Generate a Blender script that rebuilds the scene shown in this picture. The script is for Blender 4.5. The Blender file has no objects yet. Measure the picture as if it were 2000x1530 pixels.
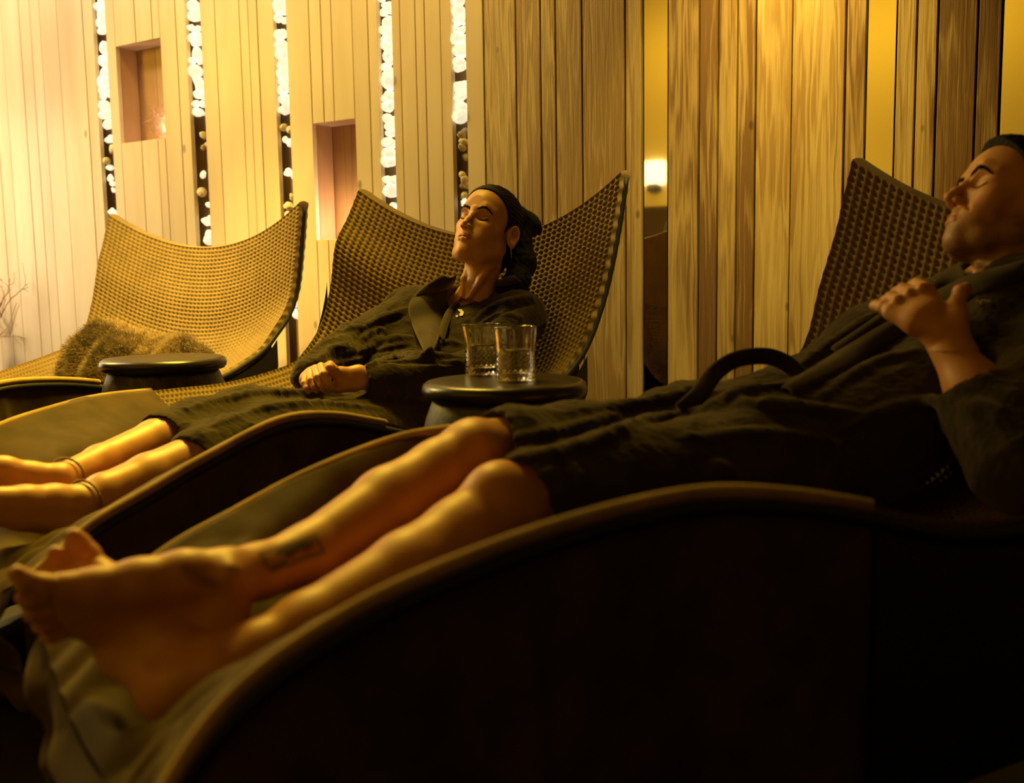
import bpy, math, random
import numpy as np
from mathutils import Matrix, Vector

random.seed(7)
RNG = np.random.default_rng(7)
SC = bpy.context.scene
COL = SC.collection

# ------------------------------------------------------------------ camera
CAM = np.array([0.0, 0.0, 0.72])            # eye height above the floor
F_PX, PITCH, ROLL = 2000.0, math.radians(6.6), math.radians(0.9)
_c, _s, _cr, _sr = math.cos(PITCH), math.sin(PITCH), math.cos(ROLL), math.sin(ROLL)
FWD = np.array([0, _c, -_s]); DOWN0 = np.array([0, -_s, -_c]); RIGHT0 = np.array([1.0, 0, 0])
RIGHT = _cr * RIGHT0 - _sr * DOWN0
DOWN = _cr * DOWN0 + _sr * RIGHT0
# image: px = 1000 + a*cr + b*sr ; py = 765 + b*cr - a*sr with a,b the unrolled offsets
cam_d = bpy.data.cameras.new('camera'); cam = bpy.data.objects.new('camera', cam_d); COL.objects.link(cam)
SC.camera = cam
cam_d.sensor_width = 36; cam_d.lens = 36; cam_d.clip_start = 0.05; cam_d.clip_end = 60
R_img = RIGHT0 * _cr + DOWN0 * _sr           # world direction of +px
D_img = DOWN0 * _cr - RIGHT0 * _sr           # world direction of +py
cam.matrix_world = Matrix(((R_img[0], -D_img[0], -FWD[0], CAM[0]), (R_img[1], -D_img[1], -FWD[1], CAM[1]),
                           (R_img[2], -D_img[2], -FWD[2], CAM[2]), (0, 0, 0, 1)))
cam_d.dof.use_dof = True; cam_d.dof.focus_distance = 3.0; cam_d.dof.aperture_fstop = 3.0

def ray(px, py):
    d = FWD + R_img * ((px - 1000) / F_PX) + D_img * ((py - 765) / F_PX)
    return d
def at(px, py, Y):
    """point seen at (px, py) whose ground distance ahead of the camera is Y"""
    d = ray(px, py); return CAM + d * (Y / d[1])
def at_z(px, py, z):
    d = ray(px, py); return CAM + d * ((z - CAM[2]) / d[2])

# ------------------------------------------------------------------ world, exposure, room lights
w = bpy.data.worlds.new('world'); SC.world = w; w.use_nodes = True
w.node_tree.nodes['Background'].inputs[0].default_value = (0.9, 0.5, 0.1, 1)
w.node_tree.nodes['Background'].inputs[1].default_value = 0.0
SC.view_settings.view_transform = 'Standard'; SC.view_settings.look = 'None'
SC.view_settings.gamma = 1.0; SC.view_settings.use_curve_mapping = False
SC.view_settings.exposure = 0.0

def area(name, loc, target, power, size, size_y=None, color=(1, .7, .3), spread=180):
    l = bpy.data.lights.new(name, 'AREA'); o = bpy.data.objects.new(name, l); COL.objects.link(o)
    l.energy = power; l.color = color; l.size = size; l.spread = math.radians(spread)
    if size_y: l.shape = 'RECTANGLE'; l.size_y = size_y
    o.location = loc
    o.rotation_euler = (Vector(target) - Vector(loc)).to_track_quat('-Z', 'Y').to_euler()
    return o

# wall frame: face plane through W0 (world), E along the wall to the right, NB into the wall
W0 = np.array([-1.25, 4.6, 0.0]); E = np.array([.83861, -.54475, 0]); NB = np.array([.54475, .83861, 0])
def wp(s, z, d=0.0): return W0 + E * s + NB * d + np.array([0, 0, z])
CEIL = 3.40
S_LEFT, S_RIGHT, OPP = -2.7, 4.6, -4.7

AMB = (1.0, .55, .07)
WARM = (1.0, .63, .20)
area('wall_lamp_key', (-3.0, 4.1, 1.95), (-.4, 2.0, .4), 44, .5, .5, (1.0, .67, .08))
area('added_spot_chair', (-1.75, 3.25, 2.5), (-1.2, 4.0, .75), 9, .2, .2, (1.0, .70, .14), 45)  # added out of view to brighten the empty chair; no fixture known
area('ceiling_strip_wall', wp(-1.9, 2.9, -1.0), wp(-1.5, 0.4, .2), 68, 2.6, .3, (1.0, .775, .43))
area('wall_lamp_left', wp(-2.35, 1.0, -.70), wp(-1.0, .6, .1), 22, .3, 1.4, (1.0, .775, .42))
area('ceiling_strip_middle', wp(1.0, 2.7, -.6), wp(1.0, 0.4, -.2), 19, 1.6, .15, (1.0, .69, .12))
area('ceiling_lamp_row', wp(1.0, 2.5, -.75), wp(.7, 0.4, -2.1), 62, 1.2, .15, (1.0, .66, .05), 100)
area('ceiling_lamp_right', wp(2.5, 2.3, -.42), wp(2.52, .9, 0), 7, .12, .12, (1, .71, .15), 70)
area('ceiling_wash_opposite', wp(1.2, 2.6, OPP + .7), wp(1.2, 2.1, OPP), 18, 3.0, .3, (1.0, .66, .05))

# ------------------------------------------------------------------ materials
def mat(name, base=(.5, .5, .5), rough=.6, **kw):
    m = bpy.data.materials.new(name); m.use_nodes = True
    nt = m.node_tree; b = nt.nodes['Principled BSDF']
    b.inputs['Base Color'].default_value = (*base, 1); b.inputs['Roughness'].default_value = rough
    for k, v in kw.items():
        b.inputs[k.replace('_', ' ')].default_value = v
    return m, nt, b
def N(nt, typ, **inp):
    n = nt.nodes.new(typ)
    for k, v in inp.items():
        if k in n.inputs: n.inputs[k].default_value = v
        else: setattr(n, k, v)
    return n
def ramp(nt, fac, stops):
    r = nt.nodes.new('ShaderNodeValToRGB'); nt.links.new(fac, r.inputs[0])
    el = r.color_ramp.elements
    while len(el) > 1: el.remove(el[0])
    el[0].position = stops[0][0]; el[0].color = (*stops[0][1], 1)
    for p, c in stops[1:]:
        e = el.new(p); e.color = (*c, 1)
    return r.outputs[0]
def bump(nt, b, height, strength=.3, dist=.01):
    n = nt.nodes.new('ShaderNodeBump'); n.inputs['Strength'].default_value = strength
    n.inputs['Distance'].default_value = dist
    nt.links.new(height, n.inputs['Height']); nt.links.new(n.outputs[0], b.inputs['Normal'])

def wood(name, light, dark, knots, rough_sawn, sheen=.45):
    m, nt, b = mat(name, rough=sheen)
    tc = N(nt, 'ShaderNodeTexCoord'); oi = N(nt, 'ShaderNodeObjectInfo')
    sc = N(nt, 'ShaderNodeVectorMath', operation='MULTIPLY_ADD')
    comb = N(nt, 'ShaderNodeCombineXYZ')
    mul = N(nt, 'ShaderNodeMath', operation='MULTIPLY'); mul.inputs[1].default_value = 37.0
    nt.links.new(oi.outputs['Random'], mul.inputs[0])
    for i in range(3): nt.links.new(mul.outputs[0], comb.inputs[i])
    nt.links.new(tc.outputs['Object'], sc.inputs[0]); sc.inputs[1].default_value = (1, 1, 1)
    nt.links.new(comb.outputs[0], sc.inputs[2])
    # growth-ring figure: stretched noise warps a wave across the board
    mp = N(nt, 'ShaderNodeMapping'); mp.inputs['Scale'].default_value = (16, 16, 1.1)
    nt.links.new(sc.outputs[0], mp.inputs[0])
    n1 = N(nt, 'ShaderNodeTexNoise', Scale=1.0, Detail=3.0); nt.links.new(mp.outputs[0], n1.inputs['Vector'])
    ring = N(nt, 'ShaderNodeMath', operation='MULTIPLY'); ring.inputs[1].default_value = 46.0 if rough_sawn else 20.0
    nt.links.new(n1.outputs['Fac'], ring.inputs[0])
    sn = N(nt, 'ShaderNodeMath', operation='SINE'); nt.links.new(ring.outputs[0], sn.inputs[0])
    mp2 = N(nt, 'ShaderNodeMapping'); mp2.inputs['Scale'].default_value = (230, 230, 5)
    nt.links.new(sc.outputs[0], mp2.inputs[0])
    n2 = N(nt, 'ShaderNodeTexNoise', Scale=1.0, Detail=4.0, Roughness=.7); nt.links.new(mp2.outputs[0], n2.inputs['Vector'])
    mp3 = N(nt, 'ShaderNodeMapping'); mp3.inputs['Scale'].default_value = (6, 6, 1.2)
    nt.links.new(sc.outputs[0], mp3.inputs[0])
    n3 = N(nt, 'ShaderNodeTexNoise', Scale=1.0, Detail=2.0); nt.links.new(mp3.outputs[0], n3.inputs['Vector'])
    a = N(nt, 'ShaderNodeMath', operation='MULTIPLY_ADD'); a.inputs[1].default_value = .10 if rough_sawn else .03
    nt.links.new(sn.outputs[0], a.inputs[0]); nt.links.new(n3.outputs['Fac'], a.inputs[2])
    a2 = N(nt, 'ShaderNodeMath', operation='MULTIPLY_ADD'); a2.inputs[1].default_value = .5 if rough_sawn else .22
    nt.links.new(n2.outputs['Fac'], a2.inputs[0]); nt.links.new(a.outputs[0], a2.inputs[2])
    pr = N(nt, 'ShaderNodeMath', operation='MULTIPLY_ADD'); pr.inputs[1].default_value = .34 if rough_sawn else .14
    nt.links.new(oi.outputs['Random'], pr.inputs[0]); nt.links.new(a2.outputs[0], pr.inputs[2])
    lo, hi = (.55, 1.15) if rough_sawn else (.45, .95)
    colr = ramp(nt, pr.outputs[0], [(lo, light), ((lo + hi) / 2, tuple((np.array(light) + dark) / 2)), (min(hi, 1), dark)])
    # small knots and nail holes
    vo = N(nt, 'ShaderNodeTexVoronoi', Scale=knots, Randomness=1.0)
    mp4 = N(nt, 'ShaderNodeMapping'); mp4.inputs['Scale'].default_value = (1, 1, .55)
    nt.links.new(sc.outputs[0], mp4.inputs[0]); nt.links.new(mp4.outputs[0], vo.inputs['Vector'])
    kn = ramp(nt, vo.outputs['Distance'], [(0.0, (.25, .25, .25)), (.045, (.5, .5, .5)), (.07, (1, 1, 1))])
    mx = N(nt, 'ShaderNodeMix', data_type='RGBA', blend_type='MULTIPLY'); mx.inputs[0].default_value = .9
    nt.links.new(colr, mx.inputs[6]); nt.links.new(kn, mx.inputs[7])
    nt.links.new(mx.outputs[2], b.inputs['Base Color'])
    bump(nt, b, a2.outputs[0], .55 if rough_sawn else .12, .006)
    return m

M = {}
M['plank_pale'] = wood('pale_smooth_wood', (.74, .60, .43), np.array((.60, .44, .28)), 5, False)
M['plank_mid'] = wood('honey_wood', (.62, .46, .20), np.array((.33, .20, .065)), 7, True)
M['plank_rough'] = wood('rough_sawn_wood', (.58, .41, .16), np.array((.19, .095, .028)), 7, True, .5)
M['niche'] = wood('reddish_niche_wood', (.52, .33, .16), np.array((.36, .19, .09)), 5, False)
M['backing'] = mat('dark_backing', (.05, .028, .012), .8)[0]
M['slot'] = mat('brown_slot_board', (.34, .22, .09), .6)[0]
M['mirror'] = mat('mirror_glass', (.97, .93, .80), .03, Metallic=1.0)[0]
m, nt, b = mat('plaster', (.74, .58, .26), .85); M['plaster'] = m
n = N(nt, 'ShaderNodeTexNoise', Scale=40.0, Detail=4.0); bump(nt, b, n.outputs['Fac'], .1, .004)
M['ceiling'] = mat('dark_ceiling', (.10, .07, .04), .9)[0]
m, nt, b = mat('dark_floor', (.03, .022, .014), .45); M['floor'] = m
n = N(nt, 'ShaderNodeTexNoise', Scale=12.0, Detail=5.0); bump(nt, b, n.outputs['Fac'], .1, .004)

def fabric(name, base, sheen, rough=.9, scale=900, bstr=.25, var=.25):
    m, nt, b = mat(name, base, rough, Sheen_Weight=sheen, Sheen_Roughness=.4)
    b.inputs['Sheen Tint'].default_value = (1, .78, .45, 1)
    b.inputs['Specular IOR Level'].default_value = .15
    tc = N(nt, 'ShaderNodeTexCoord')
    n = N(nt, 'ShaderNodeTexNoise', Scale=scale, Detail=2.0); nt.links.new(tc.outputs['Object'], n.inputs['Vector'])
    n2 = N(nt, 'ShaderNodeTexNoise', Scale=14.0, Detail=4.0); nt.links.new(tc.outputs['Object'], n2.inputs['Vector'])
    lo = tuple(np.array(base) * (1 - var)); hi = tuple(np.array(base) * (1 + var))
    c = ramp(nt, n2.outputs['Fac'], [(.35, lo), (.65, hi)])
    nt.links.new(c, b.inputs['Base Color'])
    bump(nt, b, n.outputs['Fac'], bstr, .002)
    return m
M['knit'] = fabric('waffle_knit', (.235, .160, .070), .10, .9, 1500, .25, .08)
M['cover'] = fabric('brown_leg_cover', (.072, .043, .014), .16, .8, 500, .12)
M['piping'] = fabric('lit_rim_piping', (.40, .26, .09), .4, .8, 500, .1)  # paler than the cover: the lit rim is put into the colour
M['hem'] = fabric('lit_knit_hem', (.55, .40, .20), .2, .9, 900, .3)  # knit made brighter: light on the wing edges is put into the colour
M['base'] = mat('black_base', (.012, .010, .008), .6)[0]
M['frame'] = mat('dark_frame', (.03, .022, .014), .4)[0]
M['robe'] = fabric('terry_robe', (.036, .026, .012), .28, .95, 700, .7)
M['robe_trim'] = fabric('terry_robe_trim', (.050, .037, .018), .32, .95, 600, .8)
M['table'] = mat('black_lacquer', (.022, .013, .006), .30, Specular_IOR_Level=.4)[0]
m, nt, b = mat('aged_barrel', (.05, .036, .02), .45); M['barrel'] = m
n = N(nt, 'ShaderNodeTexNoise', Scale=22.0, Detail=5.0, Roughness=.7)
nt.links.new(ramp(nt, n.outputs['Fac'], [(.4, (.02, .015, .008)), (.62, (.09, .065, .035))]), b.inputs['Base Color'])
bump(nt, b, n.outputs['Fac'], .3, .006)
M['glass'] = mat('cut_glass', (1, 1, 1), .02, IOR=1.5, Transmission_Weight=1.0)[0]
M['water'] = mat('water', (1, 1, 1), .0, IOR=1.333, Transmission_Weight=1.0)[0]
M['twig'] = mat('dry_twig', (.42, .24, .15), .8)[0]
M['white'] = mat('embroidery_cream', (.75, .66, .48), .8)[0]
M['gold'] = mat('embroidery_gold', (.40, .31, .14), .7)[0]
M['bead'] = mat('anklet_bead', (.20, .13, .07), .35)[0]
M['metal'] = mat('earring_metal', (.7, .6, .5), .3, Metallic=1.0)[0]
m, nt, b = mat('hair_dark', (.010, .006, .004), .55, Specular_IOR_Level=.12); M['hair'] = m
n = N(nt, 'ShaderNodeTexNoise', Scale=300.0, Detail=2.0); bump(nt, b, n.outputs['Fac'], .4, .002)

def skin(name):
    m, nt, b = mat(name, (.5, .3, .2), .47, Specular_IOR_Level=.5)
    at_ = N(nt, 'ShaderNodeVertexColor'); at_.layer_name = 'Col'
    tc = N(nt, 'ShaderNodeTexCoord')
    n = N(nt, 'ShaderNodeTexNoise', Scale=35.0, Detail=4.0); nt.links.new(tc.outputs['Object'], n.inputs['Vector'])
    mx = N(nt, 'ShaderNodeMix', data_type='RGBA', blend_type='MULTIPLY'); mx.inputs[0].default_value = 1
    nt.links.new(at_.outputs[0], mx.inputs[6])
    nt.links.new(ramp(nt, n.outputs['Fac'], [(.3, (.88, .84, .82)), (.7, (1, 1, 1))]), mx.inputs[7])
    nt.links.new(mx.outputs[2], b.inputs['Base Color'])
    b.inputs['Subsurface Weight'].default_value = .12; b.inputs['Subsurface Radius'].default_value = (.02, .008, .004)
    b.inputs['Subsurface Scale'].default_value = .3
    n2 = N(nt, 'ShaderNodeTexNoise', Scale=500.0, Detail=2.0); nt.links.new(tc.outputs['Object'], n2.inputs['Vector'])
    bump(nt, b, n2.outputs['Fac'], .12, .001)
    return m
M['skin'] = skin('skin')
SKIN_W = (.66, .34, .14); SKIN_M = (.64, .30, .11)

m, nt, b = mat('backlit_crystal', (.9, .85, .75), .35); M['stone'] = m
b.inputs['Emission Color'].default_value = (1, .90, .66, 1); b.inputs['Emission Strength'].default_value = .75  # emission stands in for light from behind the crystals
m, nt, b = mat('dim_crystal', (.75, .62, .42), .5); M['stone_dim'] = m  # unlit copy, its dimness put into a darker base colour
m, nt, b = mat('lamp_glow', (1, .9, .7), .5); M['lamp'] = m
b.inputs['Emission Color'].default_value = (1, .8, .4, 1); b.inputs['Emission Strength'].default_value = 2.5
# fur takes its true colour, dark root to pale tip, from the strands themselves
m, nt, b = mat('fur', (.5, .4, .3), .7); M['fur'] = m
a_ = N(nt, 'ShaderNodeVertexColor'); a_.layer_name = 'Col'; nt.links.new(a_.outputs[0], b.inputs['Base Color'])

# ------------------------------------------------------------------ object helpers
def mesh_obj(name, V, F, m, parent=None, smooth=True, cols=None, origin=None):
    V = np.asarray(V, dtype=np.float64)
    if parent is not None:
        o0 = np.array(parent['origin_']) if 'origin_' in parent else np.zeros(3)
    else:
        o0 = np.zeros(3) if origin is None else np.asarray(origin, float)
    me = bpy.data.meshes.new(name)
    if isinstance(F, np.ndarray) and F.ndim == 2:
        nf, k = F.shape
        me.vertices.add(len(V)); me.vertices.foreach_set('co', (V - o0).astype(np.float32).ravel())
        me.loops.add(nf * k); me.loops.foreach_set('vertex_index', F.astype(np.int32).ravel())
        me.polygons.add(nf)
        me.polygons.foreach_set('loop_start', np.arange(0, nf * k, k, dtype=np.int32))
        me.update(calc_edges=True); me.validate()
    else:
        me.from_pydata([tuple(v) for v in (V - o0)], [], [tuple(f) for f in F]); me.update()
    if smooth: me.polygons.foreach_set('use_smooth', np.ones(len(me.polygons), dtype=bool))
    if cols is not None:
        a = me.color_attributes.new('Col', 'FLOAT_COLOR', 'POINT')
        c = np.ones((len(V), 4), np.float32); c[:, :3] = cols; a.data.foreach_set('color', c.ravel())
    me.materials.append(m)
    o = bpy.data.objects.new(name, me); COL.objects.link(o)
    if parent is not None: o.parent = parent; o['origin_'] = tuple(o0)
    else:
        o.location = o0; o['origin_'] = tuple(o0)
    return o
def empty(name, loc):
    o = bpy.data.objects.new(name, None); COL.objects.link(o); o.location = loc
    o.empty_display_size = .1; o['origin_'] = tuple(float(x) for x in loc); return o
def tag(o, label=None, cat=None, group=None, kind=None):
    if label: o['label'] = label
    if cat: o['category'] = cat
    if group: o['group'] = group
    if kind: o['kind'] = kind
    return o

def box_vf(c, h, axes=None, bev=0.0):
    """box with chamfered edges; c centre, h half sizes, axes rows"""
    A = np.eye(3) if axes is None else np.asarray(axes)
    if bev <= 0:
        V = [(x, y, z) for x in (-1, 1) for y in (-1, 1) for z in (-1, 1)]
        V = np.array(V) * h
        F = [(0, 1, 3, 2), (4, 6, 7, 5), (0, 4, 5, 1), (2, 3, 7, 6), (0, 2, 6, 4), (1, 5, 7, 3)]
    else:
        V = []; idx = {}
        for x in (-1, 1):
            for y in (-1, 1):
                for z in (-1, 1):
                    for ax in range(3):
                        p = np.array([x * h[0], y * h[1], z * h[2]], float)
                        for k in range(3):
                            if k != ax: p[k] -= np.sign(p[k]) * bev
                        idx[(x, y, z, ax)] = len(V); V.append(p)
        F = []
        for ax in range(3):
            o1, o2 = [k for k in range(3) if k != ax]
            for s in (-1, 1):
                q = []
                for (u, v) in ((-1, -1), (1, -1), (1, 1), (-1, 1)):
                    k = [0, 0, 0]; k[ax] = s; k[o1] = u; k[o2] = v; q.append(idx[(*k, ax)])
                flip = (s > 0) == (ax == 1)
                F.append(tuple(q[::-1] if flip else q))
            # edges parallel to ax
            for u in (-1, 1):
                for v in (-1, 1):
                    q = []
                    for (s, a2) in ((-1, o1), (1, o1), (1, o2), (-1, o2)):
                        k = [0, 0, 0]; k[ax] = s; k[o1] = u; k[o2] = v; q.append(idx[(*k, a2)])
                    F.append(tuple(q))
        for x in (-1, 1):
            for y in (-1, 1):
                for z in (-1, 1): F.append(tuple(idx[(x, y, z, a)] for a in range(3)))
        V = np.array(V)
    return np.asarray(c) + V @ A, F
def fix_normals(o):
    import bmesh
    bm = bmesh.new(); bm.from_mesh(o.data); bmesh.ops.recalc_face_normals(bm, faces=bm.faces)
    bm.to_mesh(o.data); bm.free(); return o
def boxo(name, c, h, m, parent=None, axes=None, bev=0.0):
    V, F = box_vf(c, h, axes, bev); return fix_normals(mesh_obj(name, V, F, m, parent, smooth=False, origin=c))
WAX = np.array([E, NB, [0, 0, 1]])           # wall-aligned axes

def catmull(P, n):
    """n points along a smooth curve through P, evenly spaced"""
    P = np.asarray(P, float)
    Q = np.vstack([2 * P[0] - P[1], P, 2 * P[-1] - P[-2]]); out = []
    for i in range(1, len(Q) - 2):
        t = np.linspace(0, 1, 24, endpoint=False)[:, None]
        p0, p1, p2, p3 = Q[i - 1:i + 3]
        out.append(.5 * ((2 * p1) + (-p0 + p2) * t + (2 * p0 - 5 * p1 + 4 * p2 - p3) * t ** 2 + (-p0 + 3 * p1 - 3 * p2 + p3) * t ** 3))
    out = np.vstack(out + [P[-1:]])
    L = np.concatenate([[0], np.cumsum(np.linalg.norm(np.diff(out, axis=0), axis=1))])
    s = np.linspace(0, L[-1], n)
    return np.stack([np.interp(s, L, out[:, k]) for k in range(out.shape[1])], 1)
def tube_vf(P, r, seg=8, flat=1.0, up=None):
    P = np.asarray(P, float); n = len(P); r = np.broadcast_to(r, n)
    T = np.gradient(P, axis=0); T /= np.linalg.norm(T, axis=1)[:, None] + 1e-12
    u = np.array([0, 0, 1.0]) if up is None else np.asarray(up, float)
    V = []; F = []
    a = np.cross(T[0], u)
    if np.linalg.norm(a) < .1: a = np.cross(T[0], [1, 0, 0])
    for i in range(n):
        if up is not None: a = np.cross(T[i], u)
        a = a - T[i] * np.dot(a, T[i]); a /= np.linalg.norm(a) + 1e-12
        b_ = np.cross(T[i], a)
        for k in range(seg):
            t = 2 * math.pi * k / seg
            V.append(P[i] + r[i] * (a * math.cos(t) + flat * b_ * math.sin(t)))
    for i in range(n - 1):
        for k in range(seg):
            F.append((i * seg + k, i * seg + (k + 1) % seg, (i + 1) * seg + (k + 1) % seg, (i + 1) * seg + k))
    F.append(tuple(range(seg))[::-1]); F.append(tuple((n - 1) * seg + k for k in range(seg)))
    return V, F
def join_vf(parts):
    V = []; F = []
    for v, f in parts:
        o = len(V); V += [tuple(x) for x in v]; F += [tuple(i + o for i in q) for q in f]
    return V, F
def lathe_vf(prof, seg=48, disp=None):
    V = []; F = []
    for i, (r, z) in enumerate(prof):
        for k in range(seg):
            t = 2 * math.pi * k / seg; rr = r + (disp(i, t, z) if disp else 0)
            V.append((rr * math.cos(t), rr * math.sin(t), z))
    for i in range(len(prof) - 1):
        for k in range(seg):
            F.append((i * seg + k, i * seg + (k + 1) % seg, (i + 1) * seg + (k + 1) % seg, (i + 1) * seg + k))
    F.append(tuple(range(seg))[::-1]); F.append(tuple((len(prof) - 1) * seg + k for k in range(seg)))
    return np.array(V), F
def grid_f(nu, nv, off=0):
    i = np.arange(nu - 1)[:, None] * nv + np.arange(nv - 1)[None]
    i = i.ravel() + off
    return np.stack([i, i + 1, i + nv + 1, i + nv], 1)
_wr = np.random.default_rng(3)
_WK = [(_wr.normal(size=3), _wr.uniform(0, 6.28)) for _ in range(24)]
def wnoise(P, scale, octaves=2):
    """smooth pseudo noise, about -1..1"""
    P = np.asarray(P); r = 0; amp = 1; tot = 0
    for o in range(octaves):
        q = P * scale * (2 ** o)
        wq = q + .9 * np.stack([np.sin(q @ _WK[o][0] + _WK[o][1]), np.sin(q @ _WK[o + 4][0] + 1.3), np.sin(q @ _WK[o + 8][0] + 2.1)], -1)
        v = 0
        for j in range(4):
            k, ph = _WK[(o * 4 + j + 12) % 24]; v = v + np.sin(wq @ k * 1.3 + ph)
        r = r + amp * v / 2.6; tot += amp; amp *= .5
    return r / tot

# ------------------------------------------------------------------ implicit surfaces (signed distance grids -> quad mesh)
class SDF:
    def __init__(s, lo, hi, h):
        s.lo = np.asarray(lo, np.float32); s.h = np.float32(h)
        s.n = np.ceil((np.asarray(hi) - s.lo) / h).astype(int) + 1
        s.F = np.full(s.n, .2, np.float32)
        s.ax = [s.lo[k] + s.h * np.arange(s.n[k], dtype=np.float32) for k in range(3)]
    def sub(s, lo, hi, pad):
        i0 = np.maximum(np.floor((np.asarray(lo) - pad - s.lo) / s.h).astype(int), 0)
        i1 = np.minimum(np.ceil((np.asarray(hi) + pad - s.lo) / s.h).astype(int) + 1, s.n)
        if np.any(i1 <= i0): return None
        sl = tuple(slice(i0[k], i1[k]) for k in range(3))
        return sl, (s.ax[0][sl[0]][:, None, None], s.ax[1][sl[1]][None, :, None], s.ax[2][sl[2]][None, None, :])
    def comb(s, sl, d, k, op):
        A = s.F[sl]
        if op == 'add':
            if k > 0:
                h = np.clip(.5 + .5 * (A - d) / k, 0, 1); s.F[sl] = A + (d - A) * h - k * h * (1 - h)
            else: s.F[sl] = np.minimum(A, d)
        else:
            d = -d
            if k > 0:
                h = np.clip(.5 - .5 * (A - d) / k, 0, 1); s.F[sl] = A + (d - A) * h + k * h * (1 - h)
            else: s.F[sl] = np.maximum(A, d)
    def cone(s, a, b, r1, r2, k=.01, op='add'):
        a = np.asarray(a, np.float32); b = np.asarray(b, np.float32); R = max(r1, r2)
        g = s.sub(np.minimum(a, b) - R, np.maximum(a, b) + R, k + 3 * s.h)
        if g is None: return
        sl, (X, Y, Z) = g; ba = b - a; L = float(ba @ ba) + 1e-12
        t = np.clip(((X - a[0]) * ba[0] + (Y - a[1]) * ba[1] + (Z - a[2]) * ba[2]) / L, 0, 1)
        d = np.sqrt((X - a[0] - t * ba[0]) ** 2 + (Y - a[1] - t * ba[1]) ** 2 + (Z - a[2] - t * ba[2]) ** 2) - (r1 + (r2 - r1) * t)
        s.comb(sl, d.astype(np.float32), k, op)
    def chain(s, P, r, k=.01, op='add'):
        for i in range(len(P) - 1): s.cone(P[i], P[i + 1], r[i], r[i + 1], k, op)
    def ell(s, c, r, k=.01, op='add', R=None):
        c = np.asarray(c, np.float32); r = np.asarray(r, np.float32); m = float(r.max())
        g = s.sub(c - m, c + m, k + 3 * s.h)
        if g is None: return
        sl, (X, Y, Z) = g; X = X - c[0]; Y = Y - c[1]; Z = Z - c[2]
        if R is not None:
            R = np.asarray(R, np.float32)           # rows: local axes
            X, Y, Z = (R[i][0] * X + R[i][1] * Y + R[i][2] * Z for i in range(3))
        k0 = np.sqrt((X / r[0]) ** 2 + (Y / r[1]) ** 2 + (Z / r[2]) ** 2)
        k1 = np.sqrt((X / r[0] ** 2) ** 2 + (Y / r[1] ** 2) ** 2 + (Z / r[2] ** 2) ** 2) + 1e-6
        s.comb(sl, (k0 * (k0 - 1) / k1).astype(np.float32), k, op)
    def hit(s, px, py, y0=.5):
        """first point inside the solid along the camera ray through a photograph pixel"""
        d = ray(px, py); d = d / np.linalg.norm(d); t = np.arange(y0, 6, float(s.h) * .5)
        P = CAM + t[:, None] * d; I = np.round((P - s.lo) / s.h).astype(int)
        ok = np.all((I >= 0) & (I < s.n), 1); v = np.full(len(t), 1.0)
        J = I[ok]; v[ok] = s.F[J[:, 0], J[:, 1], J[:, 2]]
        i = np.where(v < 0)[0]
        return P[i[0]] if len(i) else None
    def fold(s, pts, r, sink=.4, k=.012, op='add', n=14):
        if op == 'add': r, sink, k = r * 1.15, .30, .007
        Q = [s.hit(*p) for p in catmull(pts, n)]
        Q = [q for q in Q if q is not None]
        if len(Q) < 3: return
        Q = np.array(Q)
        Y = Q[:, 1].copy()
        for i in range(1, len(Q) - 1): Q[i] = (Q[i - 1] + 2 * Q[i] + Q[i + 1]) / 4
        rr = r * np.sin(np.linspace(.35, math.pi - .35, len(Q))) ** .6
        d = Q - CAM; d /= np.linalg.norm(d, axis=1)[:, None]
        Q = Q + d * (r * sink)
        s.chain(Q, rr, k, op)
    def mesh(s):
        F = s.F; ins = F < 0
        c = [ins[i:F.shape[0] - 1 + i, j:F.shape[1] - 1 + j, k:F.shape[2] - 1 + k] for i in (0, 1) for j in (0, 1) for k in (0, 1)]
        al = c[0].copy(); an = c[0].copy()
        for q in c[1:]: al &= q; an |= q
        I = np.argwhere(an & ~al)
        corner = np.array([(i, j, k) for i in (0, 1) for j in (0, 1) for k in (0, 1)])
        val = np.stack([F[I[:, 0] + q[0], I[:, 1] + q[1], I[:, 2] + q[2]] for q in corner], 1)
        acc = np.zeros((len(I), 3)); cnt = np.zeros(len(I))
        for x in range(8):
            for y in range(x + 1, 8):
                if np.abs(corner[x] - corner[y]).sum() != 1: continue
                va, vb = val[:, x], val[:, y]; mk = (va < 0) != (vb < 0)
                t = np.where(mk, va / np.where(mk, va - vb, 1), 0)[:, None]
                acc += np.where(mk[:, None], corner[x] + t * (corner[y] - corner[x]), 0); cnt += mk
        V = s.lo + s.h * (I + acc / cnt[:, None])
        idm = np.full(np.array(F.shape) - 1, -1, np.int32); idm[I[:, 0], I[:, 1], I[:, 2]] = np.arange(len(I))
        quads = []
        for a in range(3):
            b_, c_ = (a + 1) % 3, (a + 2) % 3
            sl0 = [slice(None)] * 3; sl1 = [slice(None)] * 3
            sl0[a] = slice(0, -1); sl1[a] = slice(1, None)
            A = ins[tuple(sl0)]; B = ins[tuple(sl1)]; G = np.argwhere(A != B)
            G = G[(G[:, b_] > 0) & (G[:, c_] > 0) & (G[:, b_] < F.shape[b_] - 1) & (G[:, c_] < F.shape[c_] - 1)]
            q = []
            for (db, dc) in ((-1, -1), (0, -1), (0, 0), (-1, 0)):
                g = G.copy(); g[:, b_] += db; g[:, c_] += dc; q.append(idm[g[:, 0], g[:, 1], g[:, 2]])
            q = np.stack(q, 1); fl = ~A[G[:, 0], G[:, 1], G[:, 2]]; q[fl] = q[fl][:, ::-1]
            quads.append(q)
        Q = np.vstack(quads); Q = Q[(Q >= 0).all(1)]
        return V.astype(np.float64), Q
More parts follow.
